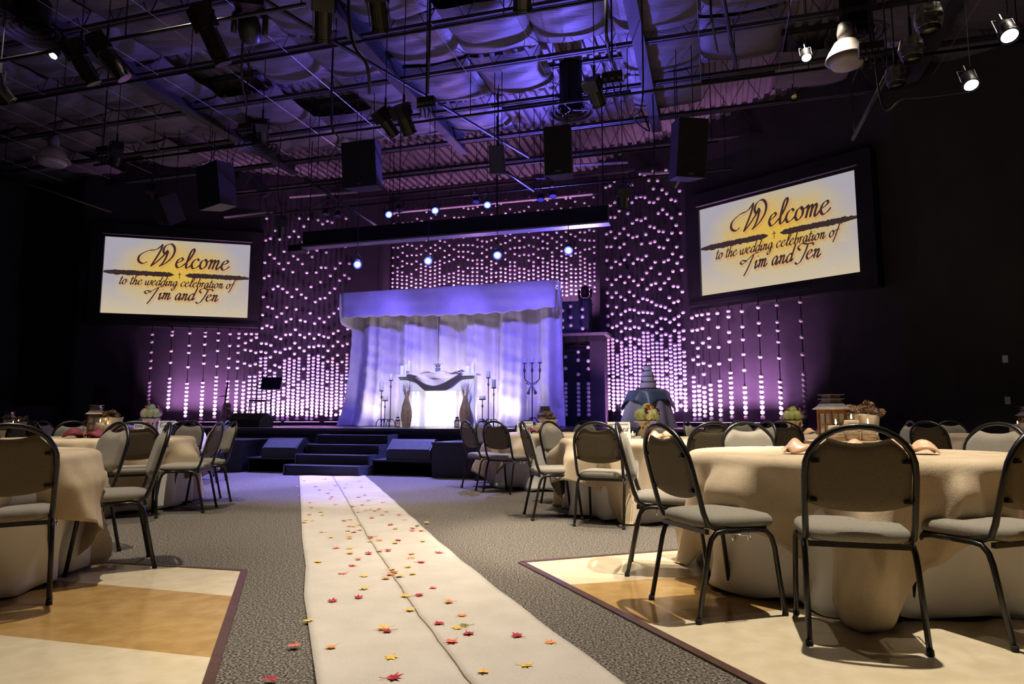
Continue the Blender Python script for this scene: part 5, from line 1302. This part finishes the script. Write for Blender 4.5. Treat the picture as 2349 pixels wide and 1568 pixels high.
# ---- drooping cables
for k, (pts, lab) in enumerate(((( (800, 30, 6.0), (842, 150, 6.1), (848, 215, 6.3) ), 'short drooping cable left of the barrel spotlights'), (((555, 135, 8.0), (556, 190, 8.2), (566, 245, 8.6)), 'thick black cable drooping left of centre'),
      (((985, 105, 8.0), (983, 150, 8.2), (981, 215, 8.5)), 'straight black cable above the numbered box'), (((760, 270, 9.6), (776, 320, 9.8), (752, 375, 10.2)), 'curling black cable beside the large left speaker'),
      (((1390, 30, 7.2), (1395, 110, 7.6), (1408, 160, 8.4)), 'black cable hanging above the centre junction box'), (((1475, 210, 9.0), (1455, 270, 9.4), (1490, 300, 9.8), (1470, 250, 10)), 'looping cable among the right fixtures'),
      (((1630, 0, 7.0), (1634, 50, 7.2), (1646, 120, 7.6)), 'black cable hanging above the right screen speaker'), (((2015, 205, 8.4), (2080, 225, 8.2), (2220, 210, 7.6)), 'slack cable swagged above the right wall'),
      (((1500, 400, 12.5), (1465, 450, 12.8), (1440, 420, 13.0), (1400, 470, 13.2)), 'tangled cable below the right speakers'), (((640, 460, 12.8), (690, 480, 13.0), (760, 455, 13.2)), 'slack cable over the left globes'))):
    P3 = [at(*q) for q in pts]; P3.insert(0, Vector((P3[0].x, P3[0].y, ZD))); t = MB().tube(crom([p - P3[0] for p in P3], 8), 0.018 if k < 5 else 0.012, 6).build('cable', mat('black_rubber_cable', (0.015, 0.014, 0.015), 0.6, var=0.1), None, True, P3[0])
    tag(t, lab, 'cable', 'hanging cables')
# ================================================================ things on the tables
TT = TZ + 0.006
# pinecone: spiral of woody scales
cone_m = mat('pinecone_scales', (0.075, 0.036, 0.016), 0.8, col2=(0.34, 0.22, 0.13), vscale=60)
def pinecone_mesh():
    mb = MB(); mb.ball((0, 0, 0.03), 0.014, 7, 5, (1, 1, 2.0))
    for k in range(64):
        t = k/63; z = 0.004 + 0.056*t; rr = 0.027*math.sin(PI*(0.16 + 0.78*t))**0.8; q = k*2.39996
        c, s_ = math.cos(q), math.sin(q); wv = 0.0085*(1 - 0.45*t); up_ = 0.006 + 0.006*t
        a = Vector((c*0.008, s_*0.008, z)); tip = Vector((c*rr, s_*rr, z + up_)); sd = Vector((-s_, c, 0))*wv
        mid = a.lerp(tip, 0.7)
        mb.add([a, mid + sd, tip + sd*0.5 + Vector((0, 0, .002)), tip - sd*0.5 + Vector((0, 0, .002)), mid - sd, mid - Vector((0, 0, .004))], [(0, 1, 2, 3, 4), (0, 5, 1), (0, 4, 5), (1, 5, 2), (5, 3, 2), (5, 4, 3)])
    return mb.mesh('pinecone', cone_m)
cone_mesh = pinecone_mesh()
red_leaf_m = mat('russet_leaf', (0.30, 0.05, 0.02), 0.7, var=0.3, vscale=20)
def pinecone(loc, rot, s_, label, group):
    o = inst('pinecone', cone_mesh, None, loc, rot, (s_, s_, s_)); return tag(o, label, 'pinecone', group)
def bucket(loc, label, oval=1.0, s_=1.0, full=True, clabel='', n=12, m=None):
    t = thing('bucket', label, 'bucket', loc, rnd.uniform(-.2, .2), 'metal buckets'); h_ = 0.135
    mm = m or steel
    MB().lathe([(0.068, 0), (0.074, 0.004), (0.082, 0.04), (0.084, 0.043), (0.083, 0.047), (0.093, h_-0.006), (0.097, h_), (0.093, h_+0.001), (0.088, h_-0.006), (0.066, 0.02), (0.001, 0.02)], 32, sq=1/oval).build('pail', mm, t, True)
    for z in (0.042, 0.052): MB().tube([(0.0845*math.cos(2*PI*k/28), 0.0845/oval*math.sin(2*PI*k/28), z) for k in range(28)], 0.0018, 5, closed=True).build('ridge', mm, t, True)
    for sx in (-1, 1):
        MB().tube(crom([(sx*0.092, -0.012, h_-0.02), (sx*0.10, -0.012, h_-0.005), (sx*0.102, 0, h_+0.005), (sx*0.10, 0.012, h_-0.005), (sx*0.092, 0.012, h_-0.02)], 4), 0.003, 5).build('handle_ear', mm, t, True)
    t.scale = (s_*oval, s_*oval, s_)
    for k in range(n):
        q = 2.4*k + 0.4; rr = 0.072*math.sqrt((k + .5)/n)*s_*oval
        pinecone(Vector(loc) + Vector((rr*math.cos(q), rr*math.sin(q), (h_ - 0.035 + 0.052*(1 - (k + .5)/n))*s_)), (rnd.uniform(-1.1, 1.1), rnd.uniform(-1.1, 1.1), q), 1.05*s_, clabel, clabel.replace('pinecone heaped', 'pinecones heaped'))
    return t
slice_m = mat('wood_slice', (0.45, 0.30, 0.16), 0.8, var=0.15, vscale=20)
def wood_slice(loc, r_, label, h_=0.018):
    t = thing('wood_slice', label, 'wood slice', loc, 0)
    MB().lathe([(r_*0.97, 0), (r_, 0.005), (r_, h_-0.004), (r_*0.97, h_)], 26).build('bark_edge', mat('dark_bark', (0.10, 0.065, 0.04), 0.95, bump=0.6, var=0.2), t)
    MB().lathe([(r_*0.94, h_+0.0001), (r_*0.93, h_+0.0015), (0.001, h_+0.0015)], 26).build('sawn_face', slice_m, t)
def napkin(loc, rz, m, label, cone=True, s_=1.0):
    t = thing('napkin', label, 'napkin', loc, rz)
    def wing(sx):
        def f(u_, v_):
            L_ = 0.15*u_; wd = 0.02 + 0.085*math.sin(PI*min(1, u_*0.93))**0.8
            y = (v_-.5)*2*wd; return (sx*(0.012 + L_), y*(0.75), 0.010 + 0.055*math.sin(PI*u_)*(1-(2*v_-1)**2)**0.5 + 0.012*math.sin(9*v_+5*u_)+0.004)
        return f
    for sx in (-1, 1): MB().grid(wing(sx), 12, 12).build('folded_wing', m, t, True, thick=0.003)
    MB().tube([(0.0, 0.028*math.cos(2*PI*k/12), 0.026 + 0.024*math.sin(2*PI*k/12)) for k in range(12)], 0.005, 5, closed=True).build('napkin_ring', mat('jute_ring', (0.30, 0.20, 0.10), 0.9, var=0.1), t, True)
    if cone: inst('ring_pinecone', cone_mesh, t, (0.0, -0.045, 0.03), (R(70), 0, 0), (0.55, 0.55, 0.55))
    t.scale = (s_, s_, s_); return t
peach = mat('peach_satin', (0.78, 0.47, 0.29), 0.35, sheen=0.3, var=0.08, vscale=8)
burgundy = mat('burgundy_linen', (0.16, 0.012, 0.028), 0.7, var=0.15, vscale=14)
birch_c = lambda loc, r_, h_, lab, lit=True: candle(loc, r_, h_, lab, lit, birch)
def on_table(T, dx, dy): return Vector((T[0] + dx, T[1] + dy, TT))
def px_on(x, T, dy):
    """a point on table T, dy behind its middle, in the direction seen at image column x"""
    yy = T[1] + dy; return Vector(((x - 1174.5)/FPX*yy/math.cos(PITCH)*1.0*(math.cos(PITCH)), yy, TT))
# nearest right table
wood_slice(px_on(1945, T1, 0.40), 0.29, 'round wood slice under the centrepiece on the nearest right table', 0.05)
wz = 0.0515
lantern(px_on(1904, T1, 0.47) + Vector((0, 0, wz)), 0.30, 'dark wood lantern on the nearest right table', 1.0)
bucket(px_on(1971, T1, 0.48) + Vector((0, 0, wz)), 'oval metal bucket of pinecones on the nearest right table', 0.90, 1.28, True, 'pinecone heaped in the bucket on the nearest right table', 18)
birch_c(px_on(1912, T1, 0.27) + Vector((0, 0, wz)), 0.047, 0.10, 'low birch-bark candle in front of the lantern, near right table')
birch_c(px_on(1948, T1, 0.29) + Vector((0, 0, wz)), 0.044, 0.135, 'taller birch-bark candle between lantern and bucket, near right table')
birch_c(px_on(1985, T1, 0.27) + Vector((0, 0, wz)), 0.044, 0.105, 'birch-bark candle in front of the bucket, near right table')
napkin(px_on(1850, T1, -0.22), 0.35, peach, 'peach satin napkin left of the lantern on the nearest right table', True, 1.05)
napkin(px_on(1992, T1, -0.30), -0.2, peach, 'peach satin napkin behind the near chair back', False)
napkin(px_on(2076, T1, -0.28), 0.1, peach, 'peach satin napkin right of the near chair back', False)
# second right table: bouquet, sign, votive
hyd_m = [mat('hydrangea_green', (0.34, 0.42, 0.10), 0.7, col2=(0.58, 0.62, 0.24), vscale=40), mat('hydrangea_cream', (0.62, 0.56, 0.26), 0.7, col2=(0.74, 0.70, 0.42), vscale=40)]
def hyd_mesh(m, seed):
    r3 = random.Random(seed); mb = MB(); mb.ball((0, 0, 0), 0.038, 8, 6)
    for k in range(70):
        zz = 1 - 1.55*(k+.5)/70; q = k*2.39996; rr = math.sqrt(max(0, 1 - zz*zz)); n = Vector((rr*math.cos(q), rr*math.sin(q), zz))
        a = n.orthogonal().normalized(); a.rotate(Matrix.Rotation(r3.uniform(0, 6), 3, n)); b = n.cross(a); c = n*(0.048 + r3.uniform(-.003, .004)); s_ = 0.0105
        for e1, e2 in ((a, b), (b, -a), (-a, -b), (-b, a)):
            mb.add([c, c + (e1 + e2*0.5)*s_ + n*.002, c + (e1+e2)*s_*0.9 + n*.003, c + (e2 + e1*0.5)*s_ + n*.002], [(0, 1, 2, 3)])
    return mb.mesh('hydrangea_head', m)
hyds = [hyd_mesh(hyd_m[0], 1), hyd_mesh(hyd_m[0], 2), hyd_mesh(hyd_m[1], 3)]
def rose_mesh(m):
    mb = MB()
    for k in range(14):
        t = k/13; q = k*2.2; r_ = 0.006 + 0.022*t; wv = 0.012 + 0.012*t; h_ = 0.028 - 0.012*t
        c, s_ = math.cos(q), math.sin(q); o_ = Vector((c*r_, s_*r_, 0)); sd = Vector((-s_, c, 0))*wv; out_ = Vector((c, s_, 0))*0.006
        mb.add([o_*0.6 - sd*0.6, o_*0.6 + sd*0.6, o_ + sd + Vector((0, 0, h_*0.6)), o_ + out_ + Vector((0, 0, h_)), o_ - sd + Vector((0, 0, h_*0.6))], [(0, 1, 2, 3, 4)])
    return mb.mesh('rose', m)
rose_o = rose_mesh(mat('orange_petals', (0.72, 0.22, 0.03), 0.6, var=0.2, vscale=30)); rose_p = rose_mesh(mat('plum_petals', (0.20, 0.05, 0.20), 0.6, var=0.25, vscale=30))
def bouquet(loc, label, rz=0.0, s_=1.0):
    t = thing('bouquet', label, 'bouquet', loc, rz, 'hydrangea bouquets wrapped in burlap')
    def wrap(u_, v_):
        q = 2*PI*u_; r_ = 0.055 + 0.012*v_ + 0.05*max(0, v_-0.6)**1.2*2.2; r_ += 0.010*math.sin(7*q)*(0.3+v_) + 0.02*max(0, v_-0.7)*math.sin(5*q+1)*3
        if 0.45 < v_ < 0.62: r_ -= 0.008
        return (r_*math.cos(q), r_*math.sin(q), 0.15*v_ - 0.06*max(0, v_-0.85)*3)
    MB().grid(wrap, 60, 16, wrap=True).build('burlap_wrap', burlap, t, True, thick=0.003)
    MB().lathe([(0.05, 0), (0.052, 0.12)], 18).build('pot', black, t)
    bw = MB()
    for sx in (-1, 1):
        bw.tube([(0.0, -0.072, 0.085), (sx*0.035, -0.09, 0.105), (sx*0.07, -0.085, 0.095), (sx*0.04, -0.085, 0.075), (0.0, -0.072, 0.085)], [.006, .014, .016, .012, .006], 6, flat=0.5)
        bw.tube([(0, -0.074, 0.083), (sx*0.025, -0.085, 0.04), (sx*0.04, -0.08, 0.012)], [.005, .012, .016], 6, flat=0.3)
    bw.build('burlap_bow', burlap, t, True)
    for k in range(8):
        q = 2*PI*k/7; r_ = 0.0 if k == 7 else 0.068; inst('hydrangea_head', hyds[k % 3], t, (r_*math.cos(q), r_*math.sin(q), 0.175 + (0.045 if k == 7 else 0.0)), (0.4*math.sin(q), 0.4*math.cos(q), q))
    for k, (x, y, z) in enumerate(((-0.02, -0.07, 0.232), (0.06, 0.03, 0.24))): inst('orange_rose', rose_o, t, (x, y, z), (R(50) if y < 0 else 0, R(-25 if x < 0 else 20), 0), (0.9, 0.9, 0.8))
    for k, (x, y, z) in enumerate(((0.085, -0.055, 0.20), (-0.05, -0.08, 0.20))): inst('plum_bloom', rose_p, t, (x, y, z), (R(60), 0, 0.4))
    t.scale = (s_, s_, s_*1.22); return t
bouquet(px_on(1482, T2, 0.05), 'green hydrangea bouquet on the second right table beside the sign', 0.3, 1.08)
bouquet(px_on(1815, T4, -0.05), 'green hydrangea bouquet on the far table behind the black chair', 1.4, 1.1)
bouquet(px_on(351, T10, 0.05), 'green hydrangea bouquet on the left table nearest the stage', 2.3, 1.28)
def votive(loc, label):
    t = thing('votive_candle', label, 'candle', loc, 0)
    MB().lathe([(0.024, 0), (0.03, 0.004), (0.034, 0.05), (0.030, 0.05), (0.024, 0.01)], 18, cap=False).build('glass_cup', glass, t, True)
    MB().lathe([(0.024, 0.004), (0.026, 0.030), (0.001, 0.030)], 16).build('wax', wax, t, True)
    MB().lathe([(0.001, 0.032), (0.006, 0.042), (0.005, 0.052), (0.001, 0.07)], 10).build('flame', flame, t, True)
votive(px_on(1449, T2, 0.05) , 'lit votive between sign and bouquet on the second right table')
votive(px_on(1787, T4, -0.1), 'lit votive beside the far right bouquet')
votive(px_on(325, T10, -0.1), 'lit votive left of the left bouquet')
paper = mat('white_card', (0.80, 0.80, 0.78), 0.7, var=0.02)
ink2 = mat('black_ink', (0.02, 0.02, 0.02), 0.7, var=0.05)
def sign(loc, rz, label, s_=1.0):
    t = thing('reserved_sign', label, 'sign', loc, 0, 'framed reserved signs', rot=(R(-10), 0, rz)); w_, h_ = 0.11, 0.082
    for a, b in (((-w_, 0, 0), (w_, .015, .016)), ((-w_, 0, 2*h_-.016), (w_, .015, 2*h_)), ((-w_, 0, .016), (-w_+.016, .015, 2*h_-.016)), ((w_-.016, 0, .016), (w_, .015, 2*h_-.016))): MB().box2(a, b).build('frame_bar', white_p, t)
    MB().box2((-w_+.014, .006, .014), (w_-.014, .012, 2*h_-.014)).build('card', paper, t)
    mb = MB(Matrix.Translation((0, .0055, 0))); wd = script_width('Reserved'); hh = 0.030; script_mesh(mb, 'Reserved', -wd*hh/2 - .008, h_-.010, hh, .0075, .3); mb.build('lettering', ink2, t)
    MB().box2((-.055, .0052, .045), (.075, .0056, .049)).build('flourish', ink2, t)
    MB().box2((-w_+.02, .0052, 2*h_-.026), (w_-.02, .0056, 2*h_-.022)).build('inner_line', mat('grey_line', (.25,.25,.25), .7, var=.02), t)
    t.scale = (s_, s_, s_)
sign(px_on(1419, T2, -0.36), 0.05, 'white framed reserved sign on the second right table', 1.02)
sign(px_on(1204, T3, -0.40), 0.0, 'white framed reserved sign on the stage-side right table', 1.0)
sign(px_on(388, T10, -0.42), 0.25, 'white framed reserved sign beside the left bouquet', 1.05)
sign(px_on(322, T10, -0.60), -0.5, 'turned white reserved sign behind the black chair on the left', 1.05)
# stage-side right table
bucket(px_on(1256, T3, 0.05), 'pale bucket of russet cones on the stage-side right table', 1.0, 1.35, True, 'pinecone heaped in the bucket on the stage-side right table', 10, mat('cream_enamel', (0.62, 0.56, 0.45), 0.5, var=0.06))
lantern(px_on(1250, T3, 0.28), 0.5, 'lantern half hidden behind the bucket on the stage-side table', 1.25)
birch_c(px_on(1236, T3, -0.1), 0.05, 0.14, 'birch candle left of the pale bucket on the stage-side table', False)
birch_c(px_on(1228, T3, -0.15), 0.045, 0.10, 'short birch candle beside the pale bucket on the stage-side table', False)
napkin(px_on(1230, T3, -0.45), 0.2, burgundy, 'burgundy napkin by the sign on the stage-side right table', False)
napkin(px_on(1515, T2, -0.30), 0.6, peach, 'coral napkin seen through the near chair\'s handle opening', False)
# left lantern table
wood_slice(px_on(248, T7, 0.0), 0.27, 'wood slice under the centrepiece on the lantern table', 0.04); wz = 0.0415
lantern(px_on(226, T7, 0.12) + Vector((0, 0, wz)), 0.25, 'dark lantern on the second left table', 1.0)
bucket(px_on(262, T7, 0.08) + Vector((0, 0, wz)), 'tall metal bucket of pinecones on the second left table', 0.95, 1.25, True, 'pinecone heaped in the bucket on the second left table', 12)
birch_c(px_on(236, T7, -0.09) + Vector((0, 0, wz)), 0.045, 0.115, 'left birch candle on the second left table')
birch_c(px_on(254, T7, -0.12) + Vector((0, 0, wz)), 0.045, 0.09, 'right birch candle on the second left table')
napkin(px_on(205, T7, -0.32), 0.1, burgundy, 'burgundy napkin left of the candles on the second left table', False, 1.3)
napkin(px_on(290, T7, -0.34), -0.1, burgundy, 'burgundy napkin right of the candles on the second left table', False, 1.2)
# farthest left table
lantern(px_on(28, T11, 0.05), 0.2, 'lantern on the farthest left table', 1.05)
bucket(px_on(60, T11, 0.0), 'small bucket of pinecones on the farthest left table', 1.0, 1.2, True, 'pinecone heaped in the bucket on the farthest left table', 8)
birch_c(px_on(38, T11, -0.2), 0.05, 0.12, 'left birch candle on the farthest left table')
birch_c(px_on(50, T11, -0.2), 0.05, 0.14, 'right birch candle on the farthest left table')
# far right table
lantern(px_on(2352, T5, 0.1), 0.4, 'lantern at the right picture edge on the far right table', 1.15)
bucket(px_on(2350, T5, -0.15), 'bucket of pinecones at the right picture edge', 1.0, 1.1, True, 'pinecone heaped in the bucket at the right picture edge', 8)
birch_c(px_on(2326, T5, -0.05), 0.048, 0.13, 'tall birch candle on the far right table')
birch_c(px_on(2316, T5, 0.0), 0.045, 0.10, 'short birch candle on the far right table', False)
napkin(px_on(1772, T4, -0.5), 0.2, peach, 'peach napkin left of the far right bouquet', False)
napkin(px_on(1868, T4, -0.3), -0.2, peach, 'peach napkin right of the far right bouquet', False)

# ================================================================ aisle runner and leaves
rl = [(686, 1092), (690, 1165), (693, 1240), (701, 1300), (697, 1370), (712, 1470), (725, 1568)]
rr_ = [(838, 1092), (893, 1140), (985, 1225), (1060, 1290), (1140, 1352), (1290, 1470), (1425, 1568)]
lp = [Vector(G(*p)) for p in rl]; rp = [Vector(G(*p)) for p in rr_]
lp.append(lp[-1] + (lp[-1]-lp[-2])*3.2); rp.append(rp[-1] + (rp[-1]-rp[-2])*3.2)
def poly_at(pts, t):
    d_ = [0.0]
    for a, b in zip(pts, pts[1:]): d_.append(d_[-1] + (b-a).length)
    s_ = t*d_[-1]
    for i in range(len(pts)-1):
        if s_ <= d_[i+1] + 1e-9: return pts[i].lerp(pts[i+1], (s_-d_[i])/(d_[i+1]-d_[i]))
    return pts[-1]
def runner_fn(u0, u1):
    def f(u_, v_):
        uu = u0 + (u1-u0)*u_; p = poly_at(lp, v_).lerp(poly_at(rp, v_), uu)
        z = 0.006 + 0.004*(0.5+0.5*math.sin(38*v_+2*uu)) * (0.4 + abs(uu-.5)*1.2) + 0.003*math.sin(90*v_+9*uu) + 0.002
        return (p.x, p.y, max(0.003, z))
    return f
run = thing('aisle_runner', 'long pale burlap aisle runner leading to the stage steps', 'runner', (0, 0, 0), 0)
MB().grid(runner_fn(0, 0.4993), 14, 160).build('runner_strip', burlap_pale, run, True, thick=0.0025)
MB().grid(runner_fn(0.5007, 1), 14, 160).build('runner_strip', burlap_pale, run, True, thick=0.0025)
MB().tube([Vector(runner_fn(0.5, 0.5)(0, k/80)) + Vector((0.004*math.sin(k*2.1), 0, 0.004)) for k in range(81)], 0.0026, 4).build('centre_seam', mat('jute_thread', (0.22, 0.15, 0.08), 0.95, var=0.2), run)
def leaf_mesh(m, seed):
    r3 = random.Random(seed); tips = [(0, 1.0), (24, .50), (46, .92), (70, .46), (98, .78), (128, .38), (152, .52), (180, .30)]
    pts = []
    for a, r_ in tips: pts.append((a, r_))
    for a, r_ in tips[-2:0:-1]: pts.append((360-a, r_))
    vs = [(0, 0, 0.008)]
    for a, r_ in pts:
        q = R(90 - a); rr = 0.042*r_*r3.uniform(.9, 1.08); vs.append((rr*math.cos(q), rr*math.sin(q), 0.002 + 0.012*r3.random()*r_))
    n = len(pts); mb = MB().add(vs, [(0, 1+(i+1) % n, 1+i) for i in range(n)])
    mb.tube([(0, -0.008, 0.004), (0.004, -0.030, 0.004), (0.002, -0.048, 0.008)], 0.0013, 4)
    return mb.mesh('maple_leaf', m)
LM = {'red': mat('red_silk_leaf', (0.40, 0.012, 0.025), 0.6, var=0.25, vscale=40), 'coral': mat('coral_silk_leaf', (0.70, 0.13, 0.07), 0.6, var=0.2, vscale=40), 'yellow': mat('yellow_silk_leaf', (0.78, 0.46, 0.06), 0.6, var=0.15, vscale=40),
      'orange': mat('orange_silk_leaf', (0.74, 0.27, 0.05), 0.6, var=0.2, vscale=40), 'olive': mat('olive_silk_leaf', (0.20, 0.17, 0.04), 0.6, var=0.25, vscale=40)}
LMESH = {c: [leaf_mesh(m, s_) for s_ in (1, 2, 3)] for c, m in LM.items()}
Z5 = 2.669
spots = [('red', 160, 1280), ('coral', 308, 1067), ('yellow', 388, 918), ('orange', 537, 1077), ('red', 540, 797), ('red', 700, 777), ('yellow', 900, 1142), ('red', 907, 1267), ('yellow', 1466, 1228), ('yellow', 1722, 1192),
 ('orange', 1878, 1053), ('red', 1675, 1009), ('red', 1372, 996), ('coral', 1275, 1045), ('olive', 1355, 948), ('yellow', 1313, 962), ('red', 1195, 936), ('orange', 1332, 885), ('yellow', 858, 962), ('red', 882, 979), ('yellow', 1010, 849),
 ('orange', 1258, 800), ('red', 1067, 761), ('yellow', 985, 769), ('coral', 1158, 717), ('yellow', 737, 717), ('orange', 867, 655), ('yellow', 945, 643), ('yellow', 732, 645), ('coral', 606, 630), ('red', 664, 583), ('orange', 890, 633), ('red', 915, 622),
 ('yellow', 900, 602), ('yellow', 998, 587), ('yellow', 1033, 629), ('red', 1080, 560), ('orange', 1020, 536), ('orange', 1023, 509), ('red', 1195, 504), ('yellow', 453, 557), ('coral', 696, 538), ('orange', 645, 504), ('red', 762, 505), ('orange', 832, 488), ('red', 878, 485),
 ('coral', 562, 473), ('yellow', 646, 474), ('orange', 642, 410), ('yellow', 645, 400), ('yellow', 528, 406), ('yellow', 768, 432), ('orange', 828, 426), ('red', 780, 406), ('yellow', 922, 440), ('red', 943, 426), ('yellow', 1091, 428), ('orange', 478, 375),
 ('coral', 706, 363), ('red', 672, 375), ('yellow', 634, 368), ('orange', 927, 352), ('coral', 1032, 366), ('coral', 1087, 367), ('red', 1035, 351), ('olive', 1058, 336), ('red', 893, 332), ('yellow', 1117, 314), ('coral', 982, 301), ('orange', 706, 329), ('coral', 645, 338), ('yellow', 672, 340),
 ('red', 365, 318), ('yellow', 376, 301), ('yellow', 418, 305), ('coral', 613, 304), ('yellow', 646, 297), ('orange', 845, 268), ('coral', 782, 287), ('yellow', 480, 268), ('orange', 397, 266), ('red', 665, 219), ('coral', 741, 240), ('olive', 800, 244), ('coral', 770, 234), ('orange', 868, 249), ('red', 723, 209),
 ('yellow', 697, 249), ('yellow', 468, 251), ('orange', 410, 222), ('coral', 557, 205), ('coral', 850, 194), ('olive', 762, 179), ('red', 537, 160), ('red', 527, 171), ('red', 702, 162), ('red', 737, 149), ('orange', 408, 196), ('red', 512, 137), ('coral', 535, 115), ('red', 462, 116), ('red', 438, 97), ('red', 718, 99), ('orange', 618, 103), ('red', 630, 81), ('coral', 706, 62), ('red', 368, 60), ('yellow', 330, 94), ('coral', 338, 149), ('coral', 950, 268), ('coral', 825, 233), ('red', 560, 92), ('red', 493, 50)]
cnt = {}
sp_ = sorted(spots, key=lambda q: -q[2])
for c, zx, zy in sp_:
    cnt[c] = cnt.get(c, 0) + 1; k = cnt[c] - 1
    g = on_level(560 + zx/Z5, 1080 + zy/Z5, 0.014)
    o = inst('maple_leaf', LMESH[c][k % 3], None, (g.x, g.y, 0.014), (rnd.uniform(-.06, .06), rnd.uniform(-.06, .06), rnd.uniform(0, 6.28)), (rnd.uniform(.8, 1.0),)*3)
    w_ = ORD[k] + ' nearest' if k else 'nearest'
    tag(o, f'{w_} {c} silk maple leaf scattered along the aisle runner', 'leaf', f'{c} silk leaves on the aisle runner')
# ================================================================ the stage's own light, and lamps added without fixtures
def uplight(p, target, power, col, ang=R(60), soft=0.12): light('uplight_beam', 'SPOT', p, power, col, target, None, spot_size=ang, spot_blend=1.0, shadow_soft_size=soft)
# LED bars: strips of light at the wall foot, left and right, and on the ledge behind the drape
def bar_light(p, rz, power, col, ln=0.9, tilt=0.48):
    o = light('wash_bar_beam', 'AREA', p, power, col, None, None, shape='RECTANGLE', size=ln, size_y=0.06, spread=R(85))
    o.rotation_euler = (PI - tilt, 0, rz); return o
rzL = math.atan2(tL.y, tL.x); rzR = math.atan2(tR.y, tR.x)
for k in range(5):
    p = onL(425 + 90*k, 900, 0.60); p.z = STAGE_Z + 0.13; bar_light(p, rzL, 30, PINK)
    p = onR(1410 + 80*k, 900, 0.60); p.z = STAGE_Z + 0.13; bar_light(p, rzR, 30, PINK)
for k in range(4):
    p = P(-8.3 + 1.55*k, D_BACK - 0.75, 3.40); bar_light(p, -A, 22, PINK)
# tall reach: unseen narrow uplights added to brighten the upper globes
for x in (640, 745): p = onL(x, 900, 2.5); p.z = STAGE_Z + 0.2; q = onL(x, 900, 0.2); q.z = 4.2; uplight(p, q, 380, PINK, R(54))
for x in (1395, 1610): p = onR(x, 900, 2.2); p.z = STAGE_Z + 0.2; q = onR(x, 900, 0.2); q.z = 4.3; uplight(p, q, 380, PINK, R(54))
for r_ in (-8.0, -6.2, -4.4): uplight(P(r_, 16.2, 1.6), P(r_, 18.3, 5.5), 170, PINK, R(58))
# blue from the low-hung lights onto the drape, and from the rig onto the floor before the stage
for x, y in ((820, 606), (982, 598), (1141, 585), (1304, 574)):
    p = at(x, y, 11.9); light('blue_beam', 'SPOT', p, 430, (0.155, 0.12, 1.0), P(-5.73 + (p.dot(ER) + 4.9) * 1.22, 14.4, 2.6), None, spot_size=R(80), spot_blend=0.8, shadow_soft_size=0.1)
for r_ in (-8.0, -6.2, -4.6): light('blue_floor_beam', 'SPOT', P(r_, 12.5, 5.5), 3900, (0.27, 0.25, 1.0), P(r_, 10.0, 0), None, spot_size=R(48), spot_blend=0.35, shadow_soft_size=0.08)
# white glow round the mantel
light('mantel_glow', 'POINT', P(-5.76, 14.08, STAGE_Z + 0.35), 45, (0.90, 0.86, 1.0), None, None, shadow_soft_size=0.12)
for r_ in (-7.5, -6.75, -4.75, -4.2): uplight(P(r_, 13.85, STAGE_Z + 0.08), P(r_, 14.5, STAGE_Z + 1.3), 42, (0.86, 0.80, 1.0), R(120))
uplight(P(-5.3, 8.7, 6.35), P(-5.76, 13.7, 1.2), 2300, (0.82, 0.80, 1.0), R(31), 0.05)
uplight(P(-3.4, 8.7, 6.35), P(-1.25, 13.8, 1.6), 520, (0.76, 0.72, 1.0), R(20), 0.05)  # unseen front spot added to brighten the cake table
# unseen violet and pink lamps added to tint the roof
uplight(P(-3.0, 16.4, 4.2), P(-4.4, 9.0, 7.5), 3600, (0.17, 0.13, 1.0), R(98))
uplight(P(-7.0, 15.8, 4.4), P(-9.0, 11.0, 7.5), 90, (0.70, 0.35, 1.0), R(90))
uplight(P(-6.0, 16.9, 4.4), P(-6.0, 13.4, 7.7), 260, PINK, R(120))  # added to brighten the pink on the rear roof deck
